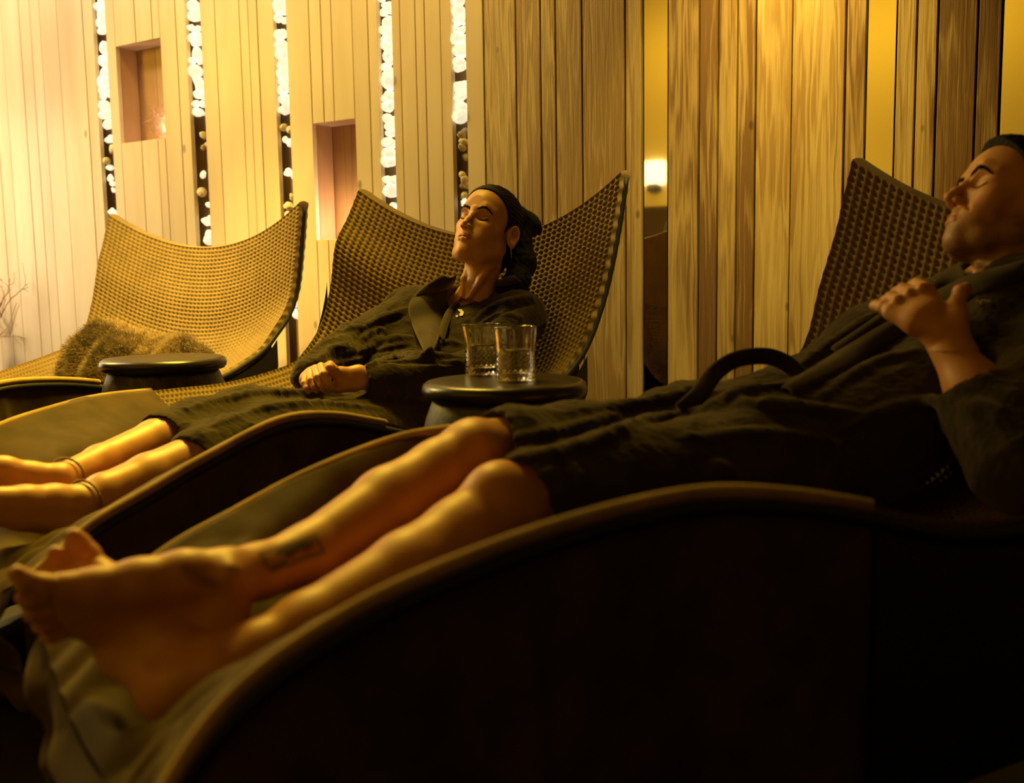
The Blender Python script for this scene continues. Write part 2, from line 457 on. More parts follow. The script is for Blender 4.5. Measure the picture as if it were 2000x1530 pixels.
def vnormals(V, Q):
    n = np.cross(V[Q[:, 2]] - V[Q[:, 0]], V[Q[:, 3]] - V[Q[:, 1]]); vn = np.zeros_like(V)
    for k in range(4): np.add.at(vn, Q[:, k], n)
    return vn / (np.linalg.norm(vn, axis=1)[:, None] + 1e-12)
def relax(V, Q, it=2):
    for _ in range(it):
        s_ = np.zeros_like(V); c = np.zeros(len(V))
        for k in range(4):
            for j in (1, 3):
                np.add.at(s_, Q[:, k], V[Q[:, (k + j) % 4]]); np.add.at(c, Q[:, k], 1)
        V = .5 * V + .5 * s_ / c[:, None]
    return V

# ================================================================== the setting
def wall_box(name, s0, s1, z0, z1, d0, d1, m, parent, bev=.0015):
    c = wp((s0 + s1) / 2, (z0 + z1) / 2, (d0 + d1) / 2)
    return boxo(name, c, ((s1 - s0) / 2, abs(d1 - d0) / 2, (z1 - z0) / 2), m, parent, WAX, bev)
sm = (S_LEFT + S_RIGHT) / 2
tag(wall_box('floor', S_LEFT - .2, S_RIGHT + .2, -.1, 0, OPP - .2, .4, M['floor'], None, 0), kind='structure')
tag(wall_box('ceiling', S_LEFT - .2, S_RIGHT + .2, CEIL, CEIL + .1, OPP - .2, .4, M['ceiling'], None, 0), kind='structure')
tag(wall_box('wall_left', S_LEFT - .2, S_LEFT, 0, CEIL, OPP, .3, M['ceiling'], None, 0), kind='structure')
tag(wall_box('wall_right', S_RIGHT, S_RIGHT + .2, 0, CEIL, OPP, .3, M['ceiling'], None, 0), kind='structure')
tag(wall_box('fill_cut_panel_1', S_LEFT, S_RIGHT, 0, 1.25, OPP, OPP + .03, M['backing'], None, 0), kind='structure')  # dark panel added to cut the fill light from the opposite wall
tag(wall_box('wall_front', S_LEFT, S_RIGHT, 0, CEIL, OPP - .2, OPP, M['plaster'], None, 0), kind='structure')
wall = tag(wall_box('wall_back', S_LEFT, S_RIGHT, 0, CEIL, .13, .3, M['backing'], None, 0), kind='structure')

TH = .022
def plank(s0, s1, m, z0=0.0, z1=CEIL, gap=.003):
    wall_box('plank', s0 + gap / 2, s1 - gap / 2, z0, z1, -random.uniform(0, .0022), TH, M[m], wall)
N1, N2 = (-.705, -.385, .642 + .72, 1.088 + .72), (.535, .765, .150 + .72, .622 + .72)
def run(edges, m, gap=.003, niche=None):
    for a, b in zip(edges[:-1], edges[1:]):
        if niche and a >= niche[0] - .002 and b <= niche[1] + .002:
            plank(a, b, m, 0, niche[2], gap); plank(a, b, m, niche[3], CEIL, gap)
        else: plank(a, b, m, gap=gap)
run([-2.69, -2.58, -2.44, -2.31, -2.21, -2.05, -1.92, -1.83, -1.72, -1.619, -1.463, -1.371, -1.289, -1.147, -.944, -.866], 'plank_pale')
run([-.773, -.705, -.555, -.438, -.385, -.274, -.208], 'plank_pale', niche=N1)
run([-.113, -.019, .133, .186, .24, .333], 'plank_pale')
run([.406, .535, .599, .655, .765, .846, .895], 'plank_pale', niche=N2)
run([.964, 1.006, 1.08, 1.124, 1.198, 1.247], 'plank_pale')
run([1.31, 1.391], 'plank_pale', .004); run([1.391, 1.53, 1.633, 1.694, 1.799], 'plank_mid', .006); run([1.799, 1.963, 2.027], 'plank_mid', .006)
run([2.118, 2.227, 2.292, 2.356, 2.417], 'plank_rough', .006)
run([2.417, 2.53, 2.689], 'plank_mid', .003); run([2.691, 2.751], 'plank_rough', .006)
run([2.835, 2.891, 2.948, 3.052, 3.114], 'plank_rough', .006)
run([3.20, 3.31, 3.38, 3.47, 3.58, 3.66, 3.79, 3.88, 4.0, 4.12, 4.2, 4.33, 4.42, 4.55], 'plank_rough', .006)
for a, b in ((2.031, 2.115), (2.754, 2.832), (3.117, 3.197)):
    wall_box('mirror_strip', a, b, 0, CEIL, .004, .012, M['mirror'], wall, 0)

def niche(s0, s1, z0, z1, dep, cuts, name):
    t = .012
    parts = []
    def bx(a, b, c, d, e, f):
        V, Fc = box_vf(wp((a + b) / 2, (c + d) / 2, (e + f) / 2), ((b - a) / 2, (f - e) / 2, (d - c) / 2), WAX, .0008); parts.append((V, Fc))
    o = empty('niche', wp((s0 + s1) / 2, z0)); o.parent = wall
    o.location = tuple(wp((s0 + s1) / 2, z0) - np.array(wall['origin_'])); 
    bx(s0 - t, s0, z0 - t, z1 + t, TH, dep); side = join_vf(parts); parts.clear()
    fix_normals(mesh_obj('side_board', *side, M['niche'], o, False))
    bx(s1, s1 + t, z0 - t, z1 + t, TH, dep); side = join_vf(parts); parts.clear()
    fix_normals(mesh_obj('side_board', *side, M['niche'], o, False))
    bx(s0, s1, z1, z1 + t, TH, dep); tp = join_vf(parts); parts.clear()
    fix_normals(mesh_obj('top_board', *tp, M['plank_pale'], o, False))
    bx(s0, s1, z0 - t, z0, TH, dep); tp = join_vf(parts); parts.clear()
    fix_normals(mesh_obj('shelf_board', *tp, M['plank_pale'], o, False))
    cs = [s0] + cuts + [s1]
    for a, b in zip(cs[:-1], cs[1:]):
        bx(a + .001, b - .001, z0, z1, dep, dep + .01); tp = join_vf(parts); parts.clear()
        fix_normals(mesh_obj('back_board', *tp, M['niche'], o, False))
    return o
niche(*N1, .115, [-.57, -.50], 'upper')
niche(*N2, .115, [.60, .64, .70], 'lower')
# small pinkish lamp tucked behind the right edge of each niche
for (s0, s1, z0, z1), p in ((N1, .55), (N2, .55)):
    area('niche_lamp', wp(s1 - .012, z0 + .06, .06), wp(s0, z0 + .05, .08), p * 2.4, .06, .06, (1, .74, .52))

# lit crystal columns in the narrow slots
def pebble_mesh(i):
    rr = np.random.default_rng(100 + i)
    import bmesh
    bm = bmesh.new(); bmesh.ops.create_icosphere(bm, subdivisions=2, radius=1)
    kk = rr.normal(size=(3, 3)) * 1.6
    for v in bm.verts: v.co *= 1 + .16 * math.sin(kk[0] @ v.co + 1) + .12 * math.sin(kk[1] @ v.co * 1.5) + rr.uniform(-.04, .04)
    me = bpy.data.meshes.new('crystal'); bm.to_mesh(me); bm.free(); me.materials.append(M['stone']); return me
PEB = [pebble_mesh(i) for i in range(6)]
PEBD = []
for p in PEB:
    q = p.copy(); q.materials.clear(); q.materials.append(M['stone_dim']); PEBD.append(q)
SLOTS = [(-.866, -.773, .98), (-.208, -.113, 1.0), (.333, .406, 1.0), (.895, .964, .8), (1.247, 1.31, .78)]
LIT_END = [.79, .775, .70, .33, .58]           # height (above the eye) where the closely packed crystals stop
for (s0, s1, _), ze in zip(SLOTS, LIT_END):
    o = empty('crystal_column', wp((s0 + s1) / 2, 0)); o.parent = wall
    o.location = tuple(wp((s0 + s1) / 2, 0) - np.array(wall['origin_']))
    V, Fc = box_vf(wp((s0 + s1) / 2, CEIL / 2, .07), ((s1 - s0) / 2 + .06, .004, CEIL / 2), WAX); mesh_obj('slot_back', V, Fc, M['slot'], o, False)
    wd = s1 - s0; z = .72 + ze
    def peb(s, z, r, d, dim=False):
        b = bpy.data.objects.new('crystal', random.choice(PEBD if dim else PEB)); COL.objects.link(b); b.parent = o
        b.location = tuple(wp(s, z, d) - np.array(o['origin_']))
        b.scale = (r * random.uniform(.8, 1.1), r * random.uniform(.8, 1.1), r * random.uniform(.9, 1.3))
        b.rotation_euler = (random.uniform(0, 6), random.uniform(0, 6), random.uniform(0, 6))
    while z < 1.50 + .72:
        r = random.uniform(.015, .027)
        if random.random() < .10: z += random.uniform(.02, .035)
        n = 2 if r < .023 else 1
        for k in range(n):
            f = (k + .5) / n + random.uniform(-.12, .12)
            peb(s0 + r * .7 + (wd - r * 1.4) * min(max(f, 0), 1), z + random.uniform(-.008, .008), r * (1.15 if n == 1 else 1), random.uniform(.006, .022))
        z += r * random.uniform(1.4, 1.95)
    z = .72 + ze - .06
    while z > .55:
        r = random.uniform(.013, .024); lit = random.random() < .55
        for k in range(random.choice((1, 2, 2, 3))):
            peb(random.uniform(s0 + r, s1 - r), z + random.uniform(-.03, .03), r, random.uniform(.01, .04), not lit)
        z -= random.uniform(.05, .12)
    # no strip lamp here: the glow is the crystals' own emission
    zc = .72 + (ze + 1.44) / 2
# twigs of the dry bush
def twig_set(base, n, length, spread, r, seed, up):
    rr = np.random.default_rng(seed); parts = []
    def br(p, d, L, rad, dep):
        k = 5; P = [p]
        for _ in range(k):
            d = d + rr.normal(size=3) * .22; d /= np.linalg.norm(d); P.append(P[-1] + d * L / k)
        parts.append(tube_vf(np.array(P), np.linspace(rad, rad * .5, k + 1), 5))
        if dep > 0:
            for _ in range(4):
                i = rr.integers(1, k + 1); q = d + rr.normal(size=3) * .7; q /= np.linalg.norm(q)
                br(P[i], q, L * .55, rad * .6, dep - 1)
    for _ in range(n):
        d = np.asarray(up) + rr.normal(size=3) * spread; d /= np.linalg.norm(d)
        br(np.asarray(base) + rr.normal(size=3) * .004, d, length, r, 2)
    return join_vf(parts)
def clip_box(VF, s0, s1, z0, z1, d0, d1):
    V = np.array(VF[0]); q = V - W0
    s = np.clip(q @ E, s0, s1); d = np.clip(q @ NB, d0, d1); z = np.clip(V[:, 2], z0, z1)
    return W0 + s[:, None] * E + d[:, None] * NB + np.stack([0 * z, 0 * z, z], 1), VF[1]
VF = clip_box(twig_set(wp(-.44, N1[2] + .005, .06), 20, .17, .45, .0017, 5, (-.15, 0, .8)), N1[0] + .13, N1[1] - .004, N1[2] + .001, N1[3], .004, .11)
tag(mesh_obj('dried_branches', *VF, M['twig'], origin=wp(-.44, N1[2], .06)), 'small tangle of dry branches standing in the upper wall niche', 'branches')
bq = wp(-1.85, 0, -.14)
VF = twig_set(bq + np.array([0, 0, .30]), 8, .42, .22, .0045, 8, (0, 0, 1))
VF = clip_box(VF, -2.6, -1.53, 0, 1.6, -.6, -.01)
bush = empty('dried_bush', bq)
mesh_obj('branches', *VF, M['twig'], bush)
V, Fc = lathe_vf([(.06, 0), (.09, .04), (.10, .14), (.07, .24), (.05, .30), (.055, .32), (.045, .32), (.042, .29)], 28)
mesh_obj('vase', V + bq, Fc, M['table'], bush)
tag(bush, 'tall dry branches standing against the pale wall at the left edge', 'branches')

# wall sconce on the opposite wall, seen only in the mirror
dr = ray(1277, 338); tt = -(CAM - W0) @ NB / (dr @ NB); hp = CAM + dr * tt
rf = dr - 2 * (dr @ NB) * NB; t2 = ((W0 + NB * (OPP + .03)) - hp) @ NB / (rf @ NB); lp = hp + rf * t2
sc_ = empty('wall_lamp', lp)
V, Fc = box_vf(lp, (.10, .03, .10), WAX, .02); mesh_obj('lamp_shade', V, Fc, M['lamp'], sc_, False)
V, Fc = box_vf(lp - NB * .0, (.05, .05, .03), WAX, .01); mesh_obj('lamp_bracket', V - np.array([0, 0, .12]), Fc, M['frame'], sc_, False)
tag(sc_, 'glowing wall lamp reflected in the narrow mirror strip', 'lamp')

# ================================================================== loungers
CHAIR = {1: (-1.21, 4.06, 249.87), 2: (-.086, 3.22, 239.94), 3: (1.038, 2.05, 214.54)}
PROF = [(0, .27), (.035, .10), (.075, -.03), (.13, -.13), (.2, -.205), (.3, -.27), (.45, -.305), (.65, -.325), (.8, -.333), (.9, -.32),
        (1.0, -.29), (1.1, -.265), (1.2, -.252), (1.3, -.255), (1.42, -.282), (1.55, -.33), (1.65, -.375), (1.75, -.42), (1.82, -.455)]
RAILS = {(2, -1): [(.034, .278), (.10, .19), (.176, .10), (.213, -.034), (.27, -.15), (.36, -.225), (.451, -.262), (.704, -.284), (.939, -.279), (1.155, -.272), (1.302, -.283), (1.434, -.303), (1.55, -.345), (1.65, -.39), (1.75, -.43), (1.82, -.46)],
         (2, 1): [(-.031, .287), (0, .18), (.039, .074), (.08, -.02), (.126, -.099), (.21, -.208), (.327, -.283), (.5, -.325), (.7, -.345), (.866, -.346), (1.024, -.307), (1.164, -.275), (1.298, -.27), (1.466, -.313), (1.593, -.354), (1.68, -.382), (1.75, -.42), (1.82, -.46)],
         (3, -1): [(-.035, .252), (0, .16), (.032, .075), (.09, -.042), (.137, -.157), (.22, -.235), (.4, -.295), (.65, -.315), (.9, -.30), (1.071, -.262), (1.184, -.255), (1.278, -.263), (1.415, -.294), (1.539, -.336), (1.615, -.363), (1.70, -.405), (1.80, -.45)],
         (3, 1): [(-.02, .265), (.01, .17), (.045, .07), (.09, -.03), (.14, -.125), (.21, -.21), (.31, -.275), (.5, -.325), (.705, -.331), (.858, -.317), (1.004, -.277), (1.119, -.25), (1.229, -.233), (1.33, -.233), (1.451, -.246), (1.56, -.267), (1.635, -.288), (1.705, -.318), (1.749, -.347), (1.78, -.378), (1.81, -.42)],
         (1, -1): [(-.016, .261), (.03, .15), (.075, .054), (.12, -.08), (.177, -.187), (.26, -.245), (.376, -.273), (.642, -.315), (.8, -.325), (.9, -.315), (1.0, -.29), (1.1, -.27), (1.2, -.262), (1.3, -.265), (1.42, -.29), (1.55, -.335), (1.65, -.38), (1.75, -.425), (1.82, -.46)],
         (1, 1): [(.006, .277), (.035, .12), (.073, -.037), (.12, -.12), (.187, -.184), (.26, -.245), (.347, -.283), (.5, -.325), (.7, -.34), (.85, -.335), (1.004, -.297), (1.163, -.273), (1.325, -.267), (1.45, -.295), (1.57, -.345), (1.65, -.385), (1.75, -.43), (1.82, -.465)]}
SEAM = 1.0
class Lounger: pass
def lounger(k, label, sag_top=.17, sag_seat=.13, sag_foot=.085):
    x, y, th = CHAIR[k]; th = math.radians(th)
    a = np.array([math.cos(th), math.sin(th), 0]); b = np.array([-a[1], a[0], 0]); o0 = np.array([x, y, 0.0])
    L = Lounger(); L.a, L.b, L.o = a, b, o0
    root = empty('lounge_chair', o0 + a * .9); L.root = root
    tag(root, label, 'lounge chair', 'three lounge chairs along the plank wall')
    def rail(side, n, u0=None, u1=None):
        P = np.array(RAILS[(k, side)]); C = catmull(P, 1200)
        lo = P[0, 0] if u0 is None else u0; hi = P[-1, 0] if u1 is None else u1
        C = C[(C[:, 0] >= lo - 1e-6) & (C[:, 0] <= hi + 1e-6)]
        l = np.concatenate([[0], np.cumsum(np.hypot(*np.diff(C, axis=0).T))]); s_ = np.linspace(0, l[-1], n)
        u = np.interp(s_, l, C[:, 0]); z = np.interp(s_, l, C[:, 1])
        wdt = .455 - .095 * u
        return o0 + a * u[:, None] + b * (side * wdt)[:, None] + np.array([0, 0, 1]) * (z + .72)[:, None], u, z
    L.rail = rail
    def sheet(n, m, u0, u1, ext=0.0):
        A, ua, za = rail(-1, n, u0, u1); B, ub, zb = rail(1, n, u0, u1)
        v = np.linspace(-1 - ext, 1 + ext, m); u = (ua + ub) / 2
        t = (v + 1) / 2
        S = A[:, None] * (1 - t)[None, :, None] + B[:, None] * t[None, :, None]
        sag = np.interp(u, [-.05, .1, .3, .6, .9, 1.1, 1.4, 1.85], [sag_top, sag_top, .15, sag_seat, sag_seat * .9, sag_seat * .9, sag_foot, sag_foot * .9])
        g = (1 - np.clip(v, -1, 1) ** 2)
        # the back sinks rearwards as well as down
        rear = np.interp(u, [-.05, .15, .4, .5], [.045, .05, .02, 0])
        S = S + (sag[:, None] * g[None])[..., None] * np.array([0, 0, -1.0]) - (rear[:, None] * g[None])[..., None] * a
        return S, u, v
    L.sheet = sheet
    def grid_normals(S):
        n = np.cross(np.gradient(S, axis=0), np.gradient(S, axis=1)); return n / (np.linalg.norm(n, axis=2)[..., None] + 1e-12)
    # waffle knit: real cells pressed into the cloth
    def waffle(S, cu, cv, depth, up):
        n = grid_normals(S)
        if np.mean(n @ up) < 0: n = -n
        i = np.arange(S.shape[0])[:, None] / cu; j = np.arange(S.shape[1])[None] / cv
        h = (.5 - .5 * np.cos(2 * math.pi * i)) * (.5 - .5 * np.cos(2 * math.pi * j))
        return S - n * (depth * h ** .8)[..., None]
    cell = .0166 if k == 3 else .0158
    A, _, _ = rail(-1, 400, None, SEAM); ln = np.linalg.norm(np.diff(A, axis=0), axis=1).sum()
    nc, mc = int(ln / cell), int(.82 / cell)
    S, u, v = sheet(nc * 4 + 1, mc * 4 + 1, None, SEAM + .02)
    L.S, L.u, L.v = S, u, v
    up = np.array([*(a[:2] * .7), .7])
    S2 = waffle(S, 4, 4, .0100, up)
    mesh_obj('knit_sling', S2.reshape(-1, 3), grid_f(*S.shape[:2]), M['knit'], root)['grid_'] = S.shape[:2]
    # back of the headrest: the cloth turns over the frame and hangs behind
    nb = 34
    Sf, uf, vf = sheet(nb * 3 + 1, mc * 3 + 1, None, .11)
    off = -a * .055
    Sb = Sf + off
    Sb = waffle(Sb, 3, 3, .005, -up)
    mesh_obj('back_cover', Sb.reshape(-1, 3), grid_f(*Sb.shape[:2]), M['knit'], root)
    # hems: top edge and both wings
    def strip(P, Q, n=4):
        R = np.stack([P * (1 - t) + Q * t for t in np.linspace(0, 1, n)], 1); 
        mid = np.sin(np.linspace(0, math.pi, n)) * .006
        return R + (mid[None, :, None] * np.array([0, 0, 1.0]))
    top = strip(Sf[0], Sb[0]); mesh_obj('hem', top.reshape(-1, 3), grid_f(*top.shape[:2]), M['knit'], root)
    for j, sd in ((0, -1), (-1, 1)):
        n2 = 120; R_, ur, zr = rail(sd, n2, None, .62)
        hw = np.interp(ur, [0, .12, .3, .62], [.050, .05, .036, .02])[:, None]
        bk = R_ - a * hw * np.interp(ur, [0, .15, .4], [1, 1, .2])[:, None] - np.array([0, 0, 1.0]) * hw * np.interp(ur, [0, .15, .4], [0, .1, .9])[:, None] + b * sd * .008
        q = strip(R_, bk, 4)
        ii = np.arange(n2)[:, None]; q = q + b * sd * (.0016 * np.sin(ii * 1.3))[:, :, None]
        mesh_obj('hem', q.reshape(-1, 3), grid_f(*q.shape[:2]), M['hem'], root)
    # frame tubes inside the edges
    for sd in (-1, 1):
        R_, ur, zr = rail(sd, 90); R_ = R_ - np.array([0, 0, .018]) + b * (sd * .004) - a * np.interp(ur, [0, .15, .3], [.026, .026, 0])[:, None]
        mesh_obj('side_rail', *tube_vf(R_, .0095, 8), M['base'], root)
    # dark base boards under the rails
    for sd in (-1, 1):
        R_, ur, zr = rail(sd, 60, .20, SEAM + .01)
        lower = np.interp(ur, [.2, .45, .7, SEAM], [.10, .22, .30, .36])
        t_ = R_ - np.array([0, 0, .03]) + b * sd * .022; bo = t_.copy(); bo[:, 2] = np.maximum(t_[:, 2] - lower, .06)
        G = np.stack([t_, (t_ + bo) / 2, bo, bo - b * sd * .025, t_ - b * sd * .025], 1)
        mesh_obj('side_board', G.reshape(-1, 3), grid_f(*G.shape[:2]), M['base'], root)
        for uu in (.42, .96):
            i = int(np.argmin(abs(ur - uu))); top_ = bo[i] + np.array([0, 0, .03]) - b * sd * .012; ft = top_.copy(); ft[2] = 0
            mesh_obj('leg', *tube_vf(np.array([ft, top_]), [.016, .02], 8), M['frame'], root)



    # leg cover: smooth slip over the foot half with skirts to the floor
    n_ = 150; m_ = 61
    C, uc, vc = sheet(n_, m_, SEAM, None)
    lift = np.array([0, 0, .005])
    rim = []
    nsk = 26
    def skirt(edge, sd):
        out = []
        for j in range(1, nsk + 1):
            t = j / nsk; P = edge.copy(); z0 = edge[:, 2]
            P = P + b * sd * (.006 * math.sin(min(t * 9, 1.57)))
            P[:, 2] = z0 - (z0 - .03) * t - .006 * min(t * 6, 1)
            ii = uc[:, None]
            ph = 7 * uc + .6 * np.sin(9 * uc)
            P = P + b * sd * ((.008 * np.sin(ph * 2.1 + .8 * t) + .006 * np.maximum(0, np.sin(ph * 3.7 + 1.4 * t)) ** 6) * min(t * 4, 1))[:, None]
            out.append(P)
        return np.stack(out, 1)
    near = skirt(C[:, -1], 1); far = skirt(C[:, 0], -1)
    # rounded piping where cover wraps the rail
    full = np.concatenate([far[:, ::-1], C + lift, near], 1)
    wr = np.zeros(full.shape[:2])
    full = full.reshape(-1, 3); 
    full = full + np.array([0, 0, 1.0]) * (.0022 * wnoise(full, 9.0))[:, None]
    # creases gathered towards the foot end
    uu = np.repeat(uc, m_ + 2 * nsk); jj = np.tile(np.arange(m_ + 2 * nsk), n_); vv_ = (jj - nsk) / (m_ - 1) * 2 - 1
    inn = (np.abs(vv_) <= 1) * np.clip((uu - 1.50) / .2, 0, 1) * np.clip((1 - np.abs(vv_)) * 4, 0, 1)
    cz = np.abs(np.sin(16 * uu + 5 * vv_ + 2.2 * np.sin(3.2 * vv_ + 6 * uu))) ** .7 + .6 * np.abs(np.sin(27 * uu - 8 * vv_ + 2 * np.sin(5 * vv_)))
    full = full + np.array([0, 0, 1.0]) * (inn * (.014 * (cz - .9)))[:, None]
    mesh_obj('leg_cover', full, grid_f(n_, m_ + 2 * nsk), M['cover'], root)['grid_'] = (n_, m_ + 2 * nsk)
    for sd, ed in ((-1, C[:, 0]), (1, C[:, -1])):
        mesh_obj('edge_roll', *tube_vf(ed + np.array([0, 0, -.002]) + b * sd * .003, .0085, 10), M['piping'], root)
    # end panel hanging over the foot edge, wrinkled
    rows = 70; cols = 90; vv = np.linspace(-1, 1, cols)
    en = np.stack([np.interp(vv, vc, C[-1, :, i]) for i in range(3)], 1) + lift
    tt_ = np.linspace(0, 1, rows)[:, None]
    G = en[None] + a * (.05 * np.sin(np.minimum(tt_ * 5, 1.57)) - .10 * tt_)[..., None] * np.ones((1, cols, 1))
    G[..., 2] = en[None, :, 2] + (.04 - en[None, :, 2]) * tt_
    sh = (1 - .12 * tt_)[..., None]; mid = G.mean(axis=1, keepdims=True); G = mid + (G - mid) * sh
    wv = vv[None] * 1.0
    cr = .5 * np.sin(9 * (wv * .5 + tt_ * 1.3) + 2 * np.sin(3 * wv + 1)) + .5 * np.sin(15 * (tt_ - .45 * wv) + 2.4 * np.sin(4 * wv)) + .3 * np.sin(23 * wv * .6 + 8 * tt_)
    G = G + a * (.016 * np.sign(cr) * np.abs(cr) ** .8 * np.minimum(tt_ * 4, 1))[..., None]
    mesh_obj('foot_panel', G.reshape(-1, 3), grid_f(rows, cols), M['cover'], root)
    return L
L1 = lounger(1, 'empty lounge chair at the back left with a pale lit knit back', .15, .13)
L2 = lounger(2, 'lounge chair with the waffle knit back under the sleeping woman', .17, .14)
L3 = lounger(3, 'nearest lounge chair carrying the man, dark leg cover across the foreground', .17, .14)

# ================================================================== drum tables and glasses
ZT = .72 - .225
def drum_table(c, label):
    root = empty('side_table', (c[0], c[1], 0)); tag(root, label, 'side table', 'drum side tables between the lounge chairs')
    R = .176
    prof = [(.0, -.036), (.150, -.036), (.168, -.034), (R - .002, -.027), (R, -.018), (R - .003, -.008), (R - .010, -.002), (R - .018, 0), (.10, 0), (.0, .0)]
    V, Fc = lathe_vf(prof, 64); V = V + np.array([c[0], c[1], ZT])
    fix_normals(mesh_obj('table_top', V, Fc, M['table'], root))
    h = ZT - .036
    prof = [(.12, h), (.150, h), (.156, h - .012), (.167, h - .04), (.176, h - .075), (.178, h - .10), (.172, h - .16), (.160, h - .25), (.150, h - .33), (.150, .02), (.145, 0), (.02, 0)]
    V, Fc = lathe_vf(prof, 64); V = V + np.array([c[0], c[1], 0])
    fix_normals(mesh_obj('drum_body', V, Fc, M['barrel'], root))
    return root
t2c = at(985, 744, 2.2); t2c = at_z(985, 742, ZT)
t1c = at_z(319, 698, ZT)
drum_table(t2c, 'black drum side table with two water glasses beside the woman')
drum_table(t1c, 'bare black drum side table in front of the empty lounge chair')

def tumbler(px, py, label, hgt, rt, rb, lvl):
    c = at_z(px, py, ZT + .0005); root = empty('water_glass', c)
    tag(root, label, 'glass', 'cut water glasses on the drum table')
    zs = np.linspace(0, hgt, 40); prof = []
    for z in zs:
        f = z / hgt; r = rb + (rt - rb) * max(0, (f - .45) / .55) ** 1.7 + .0015 * (1 - f) ** 3
        prof.append((r, z))
    def disp(i, t, z):
        f = z / hgt
        if i >= 40: return 0
        if f < .05: return 0
        if f < .50:
            p = t * 11 + z * 300; q = t * 11 - z * 300
            return .0022 * (abs(math.sin(p)) * abs(math.sin(q))) ** .7 - .0010
        return .0009 * math.cos(t * 14) * (1 - abs(f - .75) * 3 if abs(f - .75) < .33 else 0)
    inner = [(prof[i][0] - .0035, prof[i][1]) for i in range(39, 5, -1)]
    rim = [(prof[39][0] - .0008, hgt + .0012), (prof[39][0] - .0025, hgt + .0012)]
    allp = prof + rim + inner + [(.012, prof[6][1] - .003)]
    V, Fc = lathe_vf(allp, 132, disp)
    fix_normals(mesh_obj('glass_body', V + c, Fc, M['glass'], root))
    wl = [(.01, .0165)] + [(np.interp(z, [p[1] for p in prof], [p[0] for p in prof]) - .0036, z) for z in np.linspace(.0175, lvl, 12)] + [(.01, lvl)]
    V, Fc = lathe_vf(wl, 64); fix_normals(mesh_obj('water', V + c, Fc, M['water'], root))
tumbler(942, 731, 'left cut water glass, the one standing further back on the drum table', .112, .0455, .037, .068)
tumbler(1007, 742, 'right cut water glass standing nearer, overlapping the other one', .112, .0455, .041, .066)

# ================================================================== fur throw on the empty chair
def fur_throw():
    g = SDF((-1.75, 3.0, .18), (-.7, 4.1, .75), .009)
    def c(p): return [at(*q) for q in p]
    lobes = [([(150, 735, 3.52), (170, 700, 3.56), (205, 668, 3.62), (262, 676, 3.66)], [.05, .062, .058, .05]),
             ([(205, 735, 3.46), (230, 700, 3.52), (285, 680, 3.6)], [.06, .06, .045]),
             ([(290, 720, 3.5), (320, 692, 3.56), (350, 684, 3.58)], [.05, .045, .042]),
             ([(330, 720, 3.46), (352, 692, 3.5), (392, 704, 3.5)], [.05, .045, .035])]
    for p, r in lobes: g.chain(c(p), r, .02)
    V, Q = g.mesh(); V = relax(V, Q, 2); Nn = vnormals(V, Q)
    root = empty('fur_throw', at(270, 745, 3.55)); tag(root, 'rumpled brown fur throw lying on the empty lounge chair', 'throw')
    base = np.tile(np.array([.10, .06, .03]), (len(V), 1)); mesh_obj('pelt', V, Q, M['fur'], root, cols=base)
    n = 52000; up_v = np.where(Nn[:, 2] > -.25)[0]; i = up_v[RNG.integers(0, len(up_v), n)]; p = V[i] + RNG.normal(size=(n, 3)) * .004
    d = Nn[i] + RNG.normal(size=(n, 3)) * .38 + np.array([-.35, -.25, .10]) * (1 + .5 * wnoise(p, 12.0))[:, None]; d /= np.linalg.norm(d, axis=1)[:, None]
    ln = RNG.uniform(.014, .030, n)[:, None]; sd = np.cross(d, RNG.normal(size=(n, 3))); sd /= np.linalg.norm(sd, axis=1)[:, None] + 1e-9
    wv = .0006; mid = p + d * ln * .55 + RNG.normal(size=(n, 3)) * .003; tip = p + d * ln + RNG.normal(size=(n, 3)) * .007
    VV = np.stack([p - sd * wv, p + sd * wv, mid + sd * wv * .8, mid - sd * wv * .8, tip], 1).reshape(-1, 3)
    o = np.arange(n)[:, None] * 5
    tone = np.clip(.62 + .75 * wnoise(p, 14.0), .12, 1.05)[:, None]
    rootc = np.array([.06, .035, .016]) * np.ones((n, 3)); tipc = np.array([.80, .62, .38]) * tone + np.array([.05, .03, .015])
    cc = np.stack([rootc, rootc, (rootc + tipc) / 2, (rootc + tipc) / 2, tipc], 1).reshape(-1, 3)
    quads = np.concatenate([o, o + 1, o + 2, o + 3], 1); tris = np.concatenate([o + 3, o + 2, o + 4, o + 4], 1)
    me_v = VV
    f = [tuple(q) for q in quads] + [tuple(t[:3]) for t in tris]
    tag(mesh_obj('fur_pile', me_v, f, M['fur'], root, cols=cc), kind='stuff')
    return [g]
FUR = fur_throw()

# ================================================================== people
def vj(parts):
    """join (V, Q, colour) pieces into one mesh"""
    V = []; Q = []; C = []; o = 0
    for v, q, c in parts:
        V.append(v); Q.append(q + o); o += len(v)
        C.append(np.tile(np.array(c, float), (len(v), 1)) if np.ndim(c) == 1 else c)
    return np.vstack(V), np.vstack(Q), np.vstack(C)

